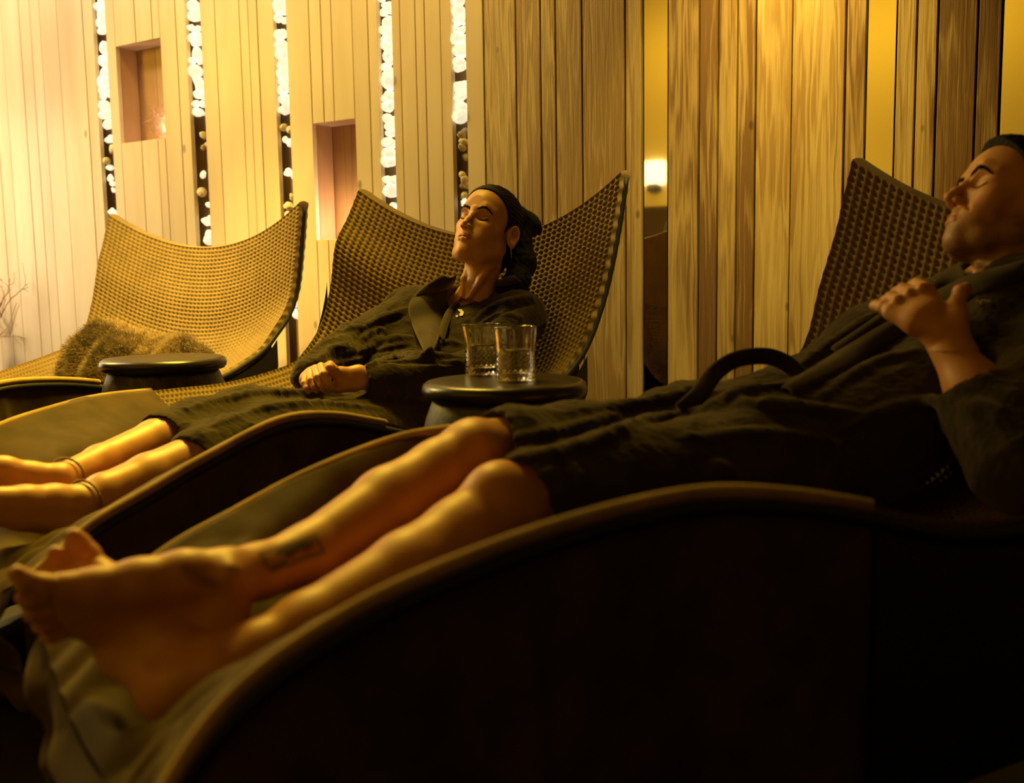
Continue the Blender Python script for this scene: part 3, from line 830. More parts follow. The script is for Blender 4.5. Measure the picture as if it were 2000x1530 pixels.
def head_mesh(male, skin_c):
    h = .00155
    g = SDF((-.135, -.105, -.21), (.14, .105, .145), h)
    E_ = g.ell; LR = (-1, 1)
    E_((-.014, 0, .045), (.099, .076, .084), .0)                          # cranium
    E_((.020, 0, .045), (.068, .066, .070), .03)                          # forehead
    E_((.028, 0, -.028), (.062, .058 if male else .055, .080), .03)                         # mid face
    jw = .056 if male else .046
    for s in LR:                                                          # jaw line
        g.chain([(-.008, s * jw, -.035), (.006, s * (jw - .002), -.066), (.045, s * .036, -.092), (.070, s * .014, -.100)], [.017, .017, .015, .015], .025)
        E_((.053, s * .043, -.016), (.022, .022, .018), .022)             # cheekbone
        E_((.056, s * .032, -.050), (.020, .018, .024), .022)             # cheek
        g.chain([(.078, s * .008, .034), (.077, s * .03, .038), (.062, s * .050, .030)], [.010, .011, .010] if male else [.008, .008, .008], .016)
    E_((.074, 0, -.096), (.019, .020 if male else .016, .016), .018)      # chin
    E_((.068, 0, -.062), (.025, .034, .028), .025)                        # muzzle
    for s in LR: E_((.093, s * .033, .011), (.0215, .0195, .0125), .012, 'sub')   # sockets
    for s in LR: E_((.0640, s * .0325, .0095), (.0160, .0185, .0150), .006)        # closed lids over the eyeball
    # nose
    nf = 0 if male else -.004
    g.chain([(.083, 0, .030), (.092 + nf / 2, 0, .008), (.104 + nf, 0, -.010), (.110 + nf, 0, -.022)], [.0075, .0070, .0078, .0090 if male else .0078], .010)
    E_((.112 + nf, 0, -.024), (.0095, .0090, .0085) if male else (.0085, .0080, .0078), .006)
    for s in LR:
        E_((.0975, s * .0112, -.029), (.0115, .0066, .0078), .005)
        E_((.103, s * .0062, -.0375), (.0070, .0036, .0050), .002, 'sub')
        if male: g.chain([(.090, s * .019, -.028), (.080, s * .033, -.050)], [.0026, .002], .008, 'sub')   # crease beside the mouth
    # lips
    my = -.0605 if male else -.0585
    for s in LR:
        up_ = .006 if male else .0018
        g.chain([(.0940, s * .0030, my + .0050), (.0918, s * .0115, my + .0044), (.0868, s * .020, my + .0026), (.0785, s * .0280, my + .0012 + up_)], [.0050, .0046, .0036, .0018], .0040)
        g.chain([(.0932, 0, my - .0064), (.0910, s * .011, my - .0058), (.0862, s * .019, my - .0036), (.0785, s * .0270, my + .0002 + up_)], [.0068, .0062, .0046, .0018], .0040)
        g.chain([(.0985, s * .0, my - .0004), (.0962, s * .011, my - .0009), (.0900, s * .020, my - .0002), (.0808, s * .0290, my + .0010 + up_)], [.0017, .0017, .0016, .0012], .0010, 'sub')
    E_((.1015, 0, my + .0165), (.004, .0030, .007), .004, 'sub')            # philtrum
    # closed-lid crease and lash line
    for s in LR:
        g.chain([(.0775, s * .0165, .0045), (.0805, s * .0325, .0005), (.0725, s * .0490, .0055)], [.0014] * 3, .001, 'sub')
    # ears
    for s in LR:
        A = np.array([[.88, s * -.38, -.22], [s * .38, .92, 0], [.22, 0, .97]]); A = np.array([v / np.linalg.norm(v) for v in A])
        c = np.array([-.016, s * .079, -.004])
        E_(c, (.0185, .0075, .031), .006, 'add', A)
        E_(c + np.array([-.003, s * .006, -.024]), (.0095, .0065, .011), .005)
        E_(c + np.array([.001, s * .0085, .004]), (.0125, .0075, .0215), .003, 'sub', A)
        g.chain(catmull([c + A[0] * f + A[2] * u + np.array([0, s * .0045, 0]) for f, u in ((.013, .006), (.011, .020), (.003, .0285), (-.007, .028), (-.0145, .018), (-.016, .002), (-.012, -.013))], 18), [.0032] * 18, .002)
        E_(c + np.array([.004, s * .006, -.006]), (.006, .006, .008), .003, 'sub')
        E_(c + np.array([.012, s * .000, -.006]), (.004, .005, .006), .003)
    # neck
    nr = .056 if male else .047
    g.cone((-.030, 0, -.040), (-.052, 0, -.205), nr, nr + .004, .03)
    for s in LR: g.chain([(-.030, s * .050, -.045), (.000, s * .030, -.15), (.006, s * .014, -.205)], [.010, .010, .011] if male else [.007, .006, .006], .014)
    if male: E_((.012, 0, -.135), (.012, .010, .014), .012)
    V, Q = g.mesh(); V = relax(V, Q, 1)
    c = np.tile(np.array(skin_c, float), (len(V), 1))
    f, l, u = V.T; al = np.abs(l)
    def blend(mk, colr): 
        c[:] = c * (1 - mk[:, None]) + np.array(colr) * mk[:, None]
    lipm = np.clip(1 - np.sqrt((al / .026) ** 2 + ((u - my + .001) / .0105) ** 2) ** 3, 0, 1) * (f > .083)
    blend(np.clip(lipm * 2, 0, 1) * .9, np.array(skin_c) * (.70, .44, .40))
    chk = np.exp(-(((u + .02) / .03) ** 2 + ((al - .045) / .02) ** 2)) * (f > 0); blend(chk * .3, np.array(skin_c) * (1.02, .82, .78))
    if male:
        n_ = wnoise(V, 260.0) * .12
        b1 = np.clip((-.055 - u) / .02, 0, 1) * np.clip((f + .03) / .02, 0, 1) * (u > -.135)
        b1 = np.maximum(b1, np.clip(1 - ((u + .047) / .010) ** 2, 0, 1) * np.clip(1 - (al / .035) ** 2, 0, 1) * (f > .085) * .8)
        b1 = np.maximum(b1, np.clip((al - .045) / .012, 0, 1) * np.clip((-.015 - u) / .03, 0, 1) * np.clip((.055 - f) / .015, 0, 1) * np.clip((f + .012) / .01, 0, 1))
        b1 *= 1 - np.clip(lipm * 3, 0, 1)
        blend(np.clip(b1 * (.50 + n_), 0, .70), np.array((.07, .04, .022)))
    ff = f.copy()
    def surf(l0, u0):
        i = np.where((np.abs(l - l0) < .0022) & (np.abs(u - u0) < .0022) & (f > 0))[0]
        return np.array([ff[i].max() if len(i) else .07, l0, u0])
    return V, Q, c, surf, g

def place(V, T, R): return np.asarray(T) + np.asarray(V) @ np.asarray(R).T
def brow_parts(surf, T, R, parent, male):
    rr = np.random.default_rng(12)
    for s in (-1, 1):
        pts = [(.012, .0265), (.022, .0315), (.034, .0345), (.046, .0315), (.055, .0235)]
        P = np.array([surf(s * a, b) for a, b in pts]); P = catmull(P, 60); D = np.gradient(P, axis=0); D /= np.linalg.norm(D, axis=1)[:, None]
        parts = []
        for i in range(230 if male else 170):
            t = rr.random(); j = int(t * 59); wd = np.interp(t, [0, .3, .75, 1], [.0030, .0036, .0024, .0008]) * (1.25 if male else 1)
            q = P[j] + np.array([rr.uniform(-.0004, .0008), 0, rr.uniform(-1, 1) * wd])
            d = D[j] + np.array([.10, 0, np.interp(t, [0, .4, 1], [.9, .25, -.15])]) + rr.normal(size=3) * .12; d /= np.linalg.norm(d)
            L_ = rr.uniform(.004, .0075); parts.append(tube_vf(np.array([q, q + d * L_ * .6 + [.0003, 0, 0], q + d * L_]), [.00042, .00036, .0001], 4))
        V, F = join_vf(parts); tag(mesh_obj('eyebrow', place(np.array(V), T, R), F, M['hair'], parent), kind='stuff')
        pts = [(.0165, .0045), (.024, .0015), (.0325, .0003), (.041, .0017), (.0490, .0058)]
        P = np.array([surf(s * a, b) + np.array([-.0002, 0, 0]) for a, b in pts]); P = catmull(P, 16)
        V, F = tube_vf(P, np.interp(np.linspace(0, 1, 16), [0, .5, 1], [.0006, .0014, .0012]) * (1.1 if male else 1), 6); mesh_obj('eyelash', place(np.array(V), T, R), F, M['hair'], parent)

def hair_mesh(male):
    g = SDF((-.15, -.10, -.14), (.12, .10, .15), .0026)
    t = .005 if not male else .0075
    g.ell((-.014, 0, .045), (.099 + t, .076 + t, .084 + t), 0)
    g.ell((.020, 0, .045), (.068 + t, .066 + t, .070 + t), .03)
    if male: g.ell((.02, 0, .10), (.06, .05, .035), .03)
    g.cone((-.045, 0, -.01), (-.06, 0, -.07), .058, .044, .03)
    X, Y, Z = g.ax[0][:, None, None], g.ax[1][None, :, None], g.ax[2][None, None, :]
    aY = np.abs(Y)
    if male: lim = np.interp(g.ax[2], [-.10, -.06, -.03, 0, .03, .055, .078, .095, .15], [-.055, -.045, .0, .008, .010, .030, .046, .06, .085])
    else: lim = np.interp(g.ax[2], [-.12, -.05, -.03, 0, .03, .06, .085, .11, .15], [-.055, -.040, -.020, .012, .022, .040, .060, .075, .09])
    lim = lim[None, None, :]
    limb = lim + (.012 * (1 - np.clip(aY / .06, 0, 1)) * (Z > .05))
    g.F = np.maximum(g.F, (X - limb).astype(np.float32))
    # keep the ears free
    for s in (-1, 1): g.ell((-.010, s * .090, -.006), (.024, .028, .036), .004, 'sub')
    V, Q = g.mesh(); V = relax(V, Q, 2); Nn = vnormals(V, Q)
    if male: V = V + Nn * (.0012 * wnoise(V, 120.0))[:, None]
    else:
        an = np.arctan2(V[:, 1], V[:, 2] - .03); V = V + Nn * (np.clip((np.interp(V[:, 2], g.ax[2], lim[0, 0]) - V[:, 0]) / .03, .08, 1))[:, None] * (.0011 * np.sin(an * 46 + 2.5 * wnoise(V, 22.0)) + .0008 * np.sin(an * 110 + 9 * V[:, 0] * 10))[:, None]
    return V, Q

def ring_beads(parent, c, axis, r, n, rb, name, m, tilt=0):
    axis = np.asarray(axis, float); axis /= np.linalg.norm(axis); u = np.cross(axis, [0, 0, 1]); u /= np.linalg.norm(u); v = np.cross(axis, u)
    parts = []
    sv, sf = lathe_vf([(.3 * rb, -.95 * rb), (.8 * rb, -.6 * rb), (rb, 0), (.8 * rb, .6 * rb), (.3 * rb, .95 * rb)], 8)
    for i in range(n):
        t = 2 * math.pi * i / n; p = np.asarray(c) + r * (u * math.cos(t) + v * math.sin(t)) + axis * tilt * math.cos(t)
        parts.append((np.asarray(sv) + p, sf))
    return mesh_obj(name, *join_vf(parts), m, parent)

def robe_finish(g, it, amp, seed, extra=None):
    V, Q = g.mesh(); V = relax(V, Q, it); Nn = vnormals(V, Q)
    q = V + seed
    r1 = wnoise(q, 11.0, 2); rid = (1 - np.abs(r1)) ** 3
    d = amp * (rid - .35) + amp * .28 * wnoise(q, 24.0) + .0011 * wnoise(q, 210.0, 1)
    V = V + Nn * d[:, None]
    return V, Q
def ribbon(parent, name, left, right, m, thick=.010, rows=24, cols=7, bulge=.006):
    """cloth band between two edge curves, given thickness"""
    A = catmull(left, rows); B = catmull(right, rows); t = np.linspace(0, 1, cols)
    S = A[:, None] * (1 - t)[None, :, None] + B[:, None] * t[None, :, None]
    n = np.cross(np.gradient(S, axis=0), np.gradient(S, axis=1)); n /= np.linalg.norm(n, axis=2)[..., None] + 1e-9
    if np.mean(n @ FWD) > 0: n = -n
    S = S + n * (bulge * np.sin(np.linspace(0, math.pi, cols)))[None, :, None]
    top = S + n * thick * .5; bot = S - n * thick * .5
    V = np.concatenate([top.reshape(-1, 3), bot.reshape(-1, 3)]); f = grid_f(rows, cols); k = rows * cols
    F = [tuple(q) for q in f] + [tuple(q[::-1] + k) for q in f]
    bd = [i * cols for i in range(rows)] + [(rows - 1) * cols + j for j in range(1, cols)] + [i * cols + cols - 1 for i in range(rows - 2, -1, -1)] + [j for j in range(cols - 2, 0, -1)]
    for i in range(len(bd)): a, b_ = bd[i], bd[(i + 1) % len(bd)]; F.append((a, b_, b_ + k, a + k))
    o = fix_normals(mesh_obj(name, V, F, m, parent))
    md = o.modifiers.new('soften', 'SUBSURF'); md.levels = 1; md.render_levels = 1
    return o
def chain_px(g, pts, r, k=.012, op='add'):
    P = [at(*p) for p in pts]; g.chain(P, r, k, op); return P

# ------------------------------------------------------------------ the woman
def woman():
    T = np.array([-.064, 2.98, .120 + .72])
    R = np.array([[-0.4878, 0.8188, 0.3027], [-0.7794, -0.5647, 0.2714], [0.3931, -0.1035, 0.9136]])
    root = empty('person', at(740, 800, 2.7)); 
    tag(root, 'reclining woman with closed eyes and hair in a bun, in a dark robe', 'person')
    V, Q, c, surf, hg = head_mesh(False, SKIN_W); parts = [(place(V, T, R), Q, c)]
    # mole beside the nose
    hv = parts[0][0]; nn = np.argmin(np.linalg.norm(hv - place(surf(.024, -.043)[None], T, R), axis=1)); dd = np.linalg.norm(hv - hv[nn], axis=1)
    c[dd < .0019] = (.10, .05, .03)
    # trunk, legs, feet
    b = L2.b * .085
    g = SDF((-1.25, 1.45, .10), (.25, 3.3, .95), .0042)
    pel, che, nec = at(770, 815, 2.76), at(880, 668, 3.0), at(918, 596, 3.06)
    for s in (-1, 1): g.chain([pel + b * s, (pel + che) / 2 + b * s * .8, che + b * s, nec + b * s * .4], [.085, .08, .085, .05], .05)
    g.cone(nec, T + R[:, 0] * -.04 + R[:, 2] * -.15, .05, .047, .03)
    g.chain([nec - np.array([0, 0, .02]), at(800, 612, 3.1), at(690, 675, 2.92), at(628, 735, 2.67)], [.05, .055, .036, .026], .02)
    g.chain([nec - np.array([0, 0, .02]), at(1015, 622, 2.94), at(930, 738, 2.7), at(735, 742, 2.56)], [.05, .055, .036, .028], .02)
    g.chain([at(700, 815, 2.68), at(480, 815, 2.45), at(395, 822, 2.33), at(305, 861, 2.2), at(195, 904, 2.05), at(118, 934, 1.93)], [.08, .058, .047, .046, .035, .0265], .014)
    g.chain([at(770, 850, 2.6), at(560, 865, 2.28), at(440, 878, 2.14), at(390, 890, 2.07), at(290, 931, 1.97), at(200, 962, 1.88), at(160, 978, 1.84)], [.09, .064, .05, .048, .044, .034, .0285], .014)
    # far foot (right)
    g.chain([at(118, 934, 1.93), at(60, 930, 1.90), at(10, 918, 1.87), at(-60, 905, 1.83)], [.027, .026, .024, .020], .012)
    g.cone(at(120, 950, 1.93), at(100, 975, 1.92), .026, .027, .012)
    g.chain([at(90, 965, 1.91), at(20, 950, 1.88), at(-60, 935, 1.84)], [.026, .022, .018], .012)
    # near foot (left)
    g.chain([at(160, 978, 1.84), at(105, 978, 1.80), at(50, 979, 1.76), at(-25, 975, 1.71)], [.0285, .029, .027, .021], .012)
    g.chain([at(158, 1000, 1.84), at(135, 1032, 1.82)], [.028, .027], .012)
    g.chain([at(120, 1020, 1.81), at(40, 1010, 1.76), at(-30, 1003, 1.71)], [.028, .024, .018], .012)
    for i, (y0, y1) in enumerate(((968, 950), (982, 970), (992, 985), (1002, 998), (1010, 1008))):
        g.cone(at(-28, y0, 1.71), at(-85 + 7 * i, y1, 1.665), .012 - .001 * i, .010 - .001 * i, .006)
    for s_, (x, y, Y) in enumerate(((112, 915, 1.915), (165, 960, 1.825))): g.ell(at(x, y + 16, Y), (.012, .012, .012), .012)
    gbody = g
    Vb, Qb = g.mesh(); Vb = relax(Vb, Qb, 2); parts.append((Vb, Qb, SKIN_W))
    # hands: the right lies over the left, fingers laced downwards
    hg2 = SDF(at(800, 800, 2.30) * [0, 1, 0] + [-.60, 0, .38], [-.26, 2.80, .60], .0016)
    Lw = at(738, 741, 2.56)
    hg2.chain([Lw, at(705, 741, 2.53), at(668, 744, 2.50)], [.027, .024, .020], .012)                    # left wrist to knuckles
    hg2.chain([Lw, at(700, 728, 2.525), at(665, 729, 2.50), at(650, 728, 2.485)], [.024, .017, .014, .012], .012)
    hg2.chain([at(690, 752, 2.515), at(660, 757, 2.49), at(640, 760, 2.47)], [.018, .013, .010], .01)
    hg2.chain([at(665, 732, 2.50), at(650, 722, 2.475), at(645, 716, 2.455), at(643, 718, 2.44)], [.0125, .0105, .0098, .0095], .005)   # thumb, tip towards the viewer
    Rw = at(618, 742, 2.66)
    hg2.chain([Rw, at(612, 735, 2.60), at(618, 726, 2.53)], [.026, .023, .018], .012)                    # back of the right hand
    hg2.chain([Rw, at(602, 742, 2.58), at(606, 738, 2.53)], [.024, .020, .016], .012)
    K = [((627, 716, 2.49), (632, 731, 2.455), (641, 748, 2.45), (647, 758, 2.46)),
         ((616, 720, 2.50), (620, 737, 2.46), (628, 752, 2.45), (632, 762, 2.46)),
         ((606, 728, 2.51), (607, 743, 2.47), (613, 756, 2.46), (618, 764, 2.47)),
         ((597, 737, 2.52), (594, 749, 2.485), (598, 759, 2.475), (602, 766, 2.48))]
    for i, k_ in enumerate(K): hg2.chain([at(*p) for p in k_], [.0105 - .0006 * i, .0095 - .0006 * i, .0085 - .0006 * i, .0072 - .0005 * i], .003)
    hg2.chain([at(628, 722, 2.52), at(645, 713, 2.49), at(655, 722, 2.475)], [.011, .0098, .0088], .004)
    Vh, Qh = hg2.mesh(); Vh = relax(Vh, Qh, 1); ch = np.tile(np.array(SKIN_W), (len(Vh), 1)); parts.append((Vh, Qh, ch))
    V_, Q_, C_ = vj(parts); body = mesh_obj('body', V_, Q_, M['skin'], root, cols=C_)
    brow_parts(surf, T, R, body, False)
    # hair, bun and loose tail
    hvv, hq = hair_mesh(False); pts = [(place(hvv, T, R), hq, (0, 0, 0))]
    g = SDF(T + [-.10, -.16, -.36], T + [.28, .30, .22], .003)
    bc = at(1030, 436, 3.07)
    g.ell(bc, (.040, .036, .034), 0); g.ell(bc + [-.02, -.02, .02], (.026, .024, .024), .008); g.ell(bc + [.018, -.01, -.012], (.026, .022, .026), .008)
    g.ell(at(1005, 420, 3.04), (.035, .03, .03), .02)
    g.chain([at(1010, 470, 3.05), at(1018, 515, 3.03), at(1008, 552, 2.985), at(985, 575, 2.955), at(975, 592, 2.95)], [.045, .040, .036, .028, .014], .02)
    vb, qb = g.mesh(); vb = relax(vb, qb, 2); nb_ = vnormals(vb, qb); vb = vb + nb_ * (.0022 * np.sin(90 * (vb[:, 0] + .6 * vb[:, 2]) + 3 * wnoise(vb, 30.0)))[:, None]
    pts.append((vb, qb, (0, 0, 0))); a_, b_, _ = vj(pts); mesh_obj('hair', a_, b_, M['hair'], root)
    # earring
    ear = place(np.array([[-.018, .086, -.037]]), T, R)[0]; ps = []
    sv, sf = lathe_vf([(.0004, -.002), (.0014, -.001), (.0014, .001), (.0004, .002)], 8)
    for i in range(7): ps.append((np.asarray(sv) + ear - np.array([0.0006 * (i % 2), 0.002, .0042 * i]), sf))
    mesh_obj('earring', *join_vf(ps), M['metal'], root)
    # anklets
    p1, p2 = at(195, 904, 2.05), at(118, 934, 1.93); ax = p2 - p1; ring_beads(root, p1 + ax * .86, ax, .0345, 44, .0027, 'anklet', M['bead'], .006)
    p1, p2 = at(200, 962, 1.88), at(160, 978, 1.84); ax = p2 - p1; ring_beads(root, p1 + ax * .85, ax + np.array([0, 0, .0]), .0365, 46, .0027, 'anklet', M['bead'], .006)
    # robe
    g = SDF((-1.05, 1.95, .14), (.25, 3.36, .80), .0046)
    b = L2.b * .095
    for s in (-1, 1): g.chain([pel + b * s, (pel + che) / 2 + b * s * .9, che + b * s, nec + b * s * .55 - [0, 0, .02]], [.108, .10, .105, .075], .05)
    g.chain([at(860, 610, 3.06), at(800, 614, 3.1), at(690, 676, 2.92), at(655, 705, 2.80), at(606, 735, 2.67)], [.09, .076, .062, .058, .050], .03)
    g.chain([at(950, 610, 3.02), at(1012, 622, 2.94), at(935, 735, 2.71), at(830, 736, 2.62), at(728, 745, 2.545)], [.085, .076, .066, .056, .046], .03)
    g.chain([pel - b * .4, at(690, 828, 2.68), at(480, 822, 2.46), at(385, 838, 2.33), at(318, 858, 2.215)], [.10, .095, .078, .067, .060], .035)
    g.chain([pel + b * .6, at(760, 858, 2.6), at(570, 860, 2.30), at(450, 886, 2.15), at(390, 901, 2.065)], [.10, .105, .088, .077, .068], .03)
    # cloth drawn between the knees and down to the seat
    g.chain([at(400, 870, 2.2), at(520, 850, 2.38), at(680, 850, 2.6)], [.05, .07, .09], .04)
    for p, r in (([(705, 672), (711, 655), (724, 636), (752, 620), (795, 606)], .011), ([(665, 640), (683, 612), (712, 598), (742, 581), (774, 563)], .012),
                 ([(600, 697), (641, 664), (672, 646), (712, 640)], .010), ([(623, 703), (650, 683), (680, 671)], .009),
                 ([(683, 708), (732, 674), (802, 660)], .014), ([(735, 668), (728, 650), (738, 640), (750, 648), (742, 660)], .008),
                 ([(718, 716), (774, 698), (847, 695), (905, 702)], .012), ([(823, 696), (865, 671), (903, 674)], .010),
                 ([(925, 632), (970, 598), (1036, 580)], .012), ([(938, 636), (977, 617), (1015, 622)], .009), ([(830, 720), (880, 712), (930, 716)], .009),
                 ([(360, 802), (450, 778), (560, 768), (690, 775)], .010), ([(420, 832), (520, 800), (640, 790), (745, 800)], .010), ([(480, 835), (600, 815), (720, 815)], .009)):
        g.fold(p, r, .35, .012)
    for p, r in (([(690, 668), (720, 640), (790, 618)], .006), ([(650, 700), (720, 690), (800, 676)], .006), ([(640, 660), (700, 618), (770, 575)], .006), ([(740, 710), (830, 706), (900, 712)], .006), ([(930, 645), (985, 608), (1040, 594)], .005)):
        g.fold(p, r, .1, .008, 'sub')
    # neckline, cuffs and hem are open
    ntop = T + R[:, 0] * -.02 + R[:, 2] * -.14
    g.cone(nec + np.array([-.02, -.05, .0]), ntop, .050, .056, .012, 'sub')
    g.cone(at(880, 590, 2.90), at(915, 560, 2.90), .026, .04, .015, 'sub')
    g.cone(at(716, 745, 2.545), at(640, 745, 2.47), .0345, .05, .006, 'sub')
    g.cone(at(622, 735, 2.64), at(606, 738, 2.56), .034, .042, .006, 'sub')
    g.chain([at(345, 850, 2.26), at(305, 864, 2.19), at(230, 890, 2.08)], [.050, .055, .07], .006, 'sub')
    g.chain([at(404, 900, 2.085), at(372, 914, 2.04), at(290, 945, 1.95)], [.051, .058, .078], .006, 'sub')
    g.cone(at(335, 885, 2.12), at(250, 915, 2.0), .03, .08, .01, 'sub')
    V_, Q_ = robe_finish(g, 2, .0042, np.array([3.1, 0, 1.7]))
    robe = mesh_obj('robe', V_, Q_, M['robe'], root)
    def on(p, off=.006):
        q = g.hit(*p); q = at(p[0], p[1], 2.95) if q is None else q
        return q - ray(*p) * off
    ribbon(robe, 'lapel', [on(p) for p in ((862, 536), (835, 556), (806, 580), (796, 604), (806, 640), (829, 688))],
           [on(p, .012) for p in ((893, 536), (886, 556), (874, 588), (868, 618), (862, 650), (846, 695))], M['robe_trim'], .014, bulge=.014)
    ribbon(robe, 'lapel', [on(p, .010) for p in ((1004, 536), (975, 546), (940, 562), (905, 582), (878, 606), (862, 650))],
           [on(p) for p in ((1020, 552), (985, 560), (948, 574), (910, 592), (884, 614), (866, 668))], M['robe_trim'], .012, bulge=.010)
    # small pale chevron stitched on the chest
    def patch(pts, t=.0015):
        P = np.array([on(p, .010 + t) for p in pts]); B = np.array([on(p, .004) for p in pts]); n = len(P)
        return np.vstack([P, B]), [tuple(range(n)), tuple(range(n, 2 * n))[::-1]] + [(i, (i + 1) % n, (i + 1) % n + n, i + n) for i in range(n)]
    em = join_vf([patch([(893.5, 604), (901.5, 604.5), (906.5, 610), (903.5, 616.5), (898, 617), (896.5, 613), (900, 610.5), (897, 608)]),
                  patch([(889.5, 617), (893, 615), (895, 617.5), (892, 619.5)])])
    fix_normals(mesh_obj('chest_emblem', *em, M['white'], robe, False))
    return [gbody, g]
WOMAN = woman()

# ------------------------------------------------------------------ the man
def man():
    T = np.array([.9066, 1.9235, .0997 + .72])
    R = np.array([[-0.8213, 0.3967, 0.4101], [-0.292, -0.9097, 0.2952], [0.4901, 0.1227, 0.863]])
    yw = math.radians(-19); R = R @ np.array([[math.cos(yw), -math.sin(yw), 0], [math.sin(yw), math.cos(yw), 0], [0, 0, 1]])
    T = T + np.array([.018, 0, 0])
    root = empty('person', at(1400, 900, 1.8))
    tag(root, 'bearded man lying back in a dark robe, hand on his chest, bare legs crossed', 'person')
    V, Q, c, surf, hg = head_mesh(True, SKIN_M); parts = [(place(V, T, R), Q, c)]
    b = L3.b * .095
    g = SDF((-.75, .90, .08), (1.45, 2.35, .95), .0042)
    pel, bel, che, nec = at(1402, 884, 1.80), at(1590, 850, 1.88), at(1815, 712, 1.95), at(1940, 580, 2.0)
    for s in (-1, 1): g.chain([pel + b * s, bel + b * s, che + b * s, nec + b * s * .5], [.095, .095, .10, .06], .06)
    g.cone(nec, T + R[:, 0] * -.04 + R[:, 2] * -.15, .06, .056, .03)
    Lw = at(1836, 655, 1.715)
    g.chain([nec, at(2090, 650, 1.82), at(1990, 885, 1.58), at(1905, 760, 1.66), Lw], [.06, .075, .047, .041, .029], .03)
    g.chain([nec, at(1845, 650, 2.12), at(1750, 790, 2.04), at(1610, 835, 1.97)], [.06, .06, .05, .04], .03)
    # right leg (tattooed, crossed on top)
    g.chain([at(1340, 850, 1.9), at(1100, 880, 1.70), at(925, 892, 1.56), at(860, 925, 1.51), at(760, 985, 1.44), at(600, 1087, 1.31), at(500, 1118, 1.24), at(440, 1126, 1.20)], [.085, .07, .055, .050, .052, .040, .033, .031], .016)
    g.ell(at(930, 868, 1.535), (.034, .034, .030), .03)                                  # knee cap
    # left leg below it
    g.chain([at(1480, 910, 1.7), at(1200, 945, 1.53), at(990, 985, 1.43), at(900, 1050, 1.36), at(800, 1120, 1.29), at(600, 1232, 1.19), at(500, 1280, 1.145), at(430, 1312, 1.12)], [.09, .075, .058, .053, .054, .044, .037, .035], .016)
    g.ell(at(968, 952, 1.40), (.034, .034, .030), .03)
    # left foot, toes up on the far side of the right one
    g.chain([at(430, 1312, 1.12), at(365, 1340, 1.11), at(330, 1362, 1.11)], [.036, .036, .033], .016)
    g.chain([at(400, 1310, 1.125), at(290, 1240, 1.16), at(215, 1150, 1.20), at(175, 1105, 1.215)], [.036, .031, .025, .020], .016)
    g.chain([at(340, 1350, 1.11), at(240, 1280, 1.15), at(165, 1190, 1.19), at(120, 1125, 1.20)], [.032, .025, .022, .017], .016)
    # right foot
    g.ell(at(446, 1122, 1.172), (.016, .016, .016), .014)                                 # ankle bone
    g.chain([at(440, 1150, 1.20), at(425, 1195, 1.19)], [.033, .031], .014)
    g.ell(at(432, 1207, 1.185), (.027, .027, .026), .016)
    g.chain([at(440, 1122, 1.20), at(360, 1128, 1.175), at(270, 1142, 1.148), at(190, 1150, 1.125), at(120, 1150, 1.105)], [.031, .031, .0285, .0225, .0185], .014)
    g.chain([at(425, 1200, 1.19), at(350, 1212, 1.178), at(270, 1215, 1.16), at(185, 1216, 1.142), at(140, 1218, 1.13)], [.029, .025, .0225, .0195, .016], .018)
    g.chain([at(130, 1185, 1.118), at(240, 1180, 1.15)], [.019, .022], .016)
    gbody = g
    Vb, Qb = g.mesh(); Vb = relax(Vb, Qb, 2)
    cb = np.tile(np.array(SKIN_M), (len(Vb), 1))
    # tattoos: a framed scene on the shin and a faded mark at the ankle, as ink on the skin
    d = Vb - CAM; dep = d @ FWD; px = 1000 + F_PX * (d @ R_img) / dep; py = 765 + F_PX * (d @ D_img) / dep
    sel = (dep > .9) & (dep < 1.55)
    ink = np.zeros(len(Vb))
    def seg(ax_, ay, bx, by, wd, val):
        t = np.clip(((px - ax_) * (bx - ax_) + (py - ay) * (by - ay)) / ((bx - ax_) ** 2 + (by - ay) ** 2), 0, 1)
        q = np.hypot(px - ax_ - t * (bx - ax_), py - ay - t * (by - ay))
        np.maximum(ink, val * np.clip(1.5 - q / wd, 0, 1) * sel, out=ink)
    for s_ in ((508, 1082, 530, 1115, 4, .5), (530, 1115, 632, 1078, 4, .55), (632, 1078, 615, 1046, 4, .5), (615, 1046, 508, 1082, 4, .45),
               (545, 1080, 565, 1066, 8, .7), (562, 1082, 590, 1062, 9, .75), (585, 1068, 608, 1056, 7, .6), (536, 1108, 556, 1100, 6, .8), (570, 1074, 574, 1058, 5, .7), (596, 1072, 606, 1068, 6, .6),
               (362, 1114, 386, 1122, 11, .32), (395, 1134, 420, 1142, 11, .36), (372, 1130, 398, 1140, 6, .25)):
        seg(*s_)
    ink = np.clip(ink * 1.3, 0, .92)
    cb = cb * (1 - ink[:, None]) + np.array((.06, .045, .035)) * ink[:, None]
    parts.append((Vb, Qb, cb))
    # toes at finer grain
    g = SDF(at(300, 1330, 1.0) * [0, 0, 0] + [-.70, .98, .16], [-.36, 1.32, .52], .0020)
    toes = [((128, 1150, 1.107), (85, 1146, 1.092), (52, 1137, 1.084), (34, 1121, 1.080), (.0160, .0132, .0122, .0095)),
            ((122, 1172, 1.113), (85, 1170, 1.098), (58, 1172, 1.090), (44, 1168, 1.087), (.0120, .0100, .0095, .0085)),
            ((126, 1192, 1.118), (95, 1194, 1.104), (68, 1200, 1.098), (58, 1200, 1.096), (.0115, .0095, .0090, .0080)),
            ((136, 1208, 1.125), (110, 1213, 1.113), (86, 1222, 1.107), (77, 1224, 1.106), (.0110, .0090, .0085, .0078)),
            ((150, 1220, 1.132), (128, 1230, 1.122), (104, 1242, 1.118), (94, 1245, 1.117), (.0110, .0090, .0083, .0078))]
    for p in toes: g.chain([at(*q) for q in p[:4]], p[4], .006)
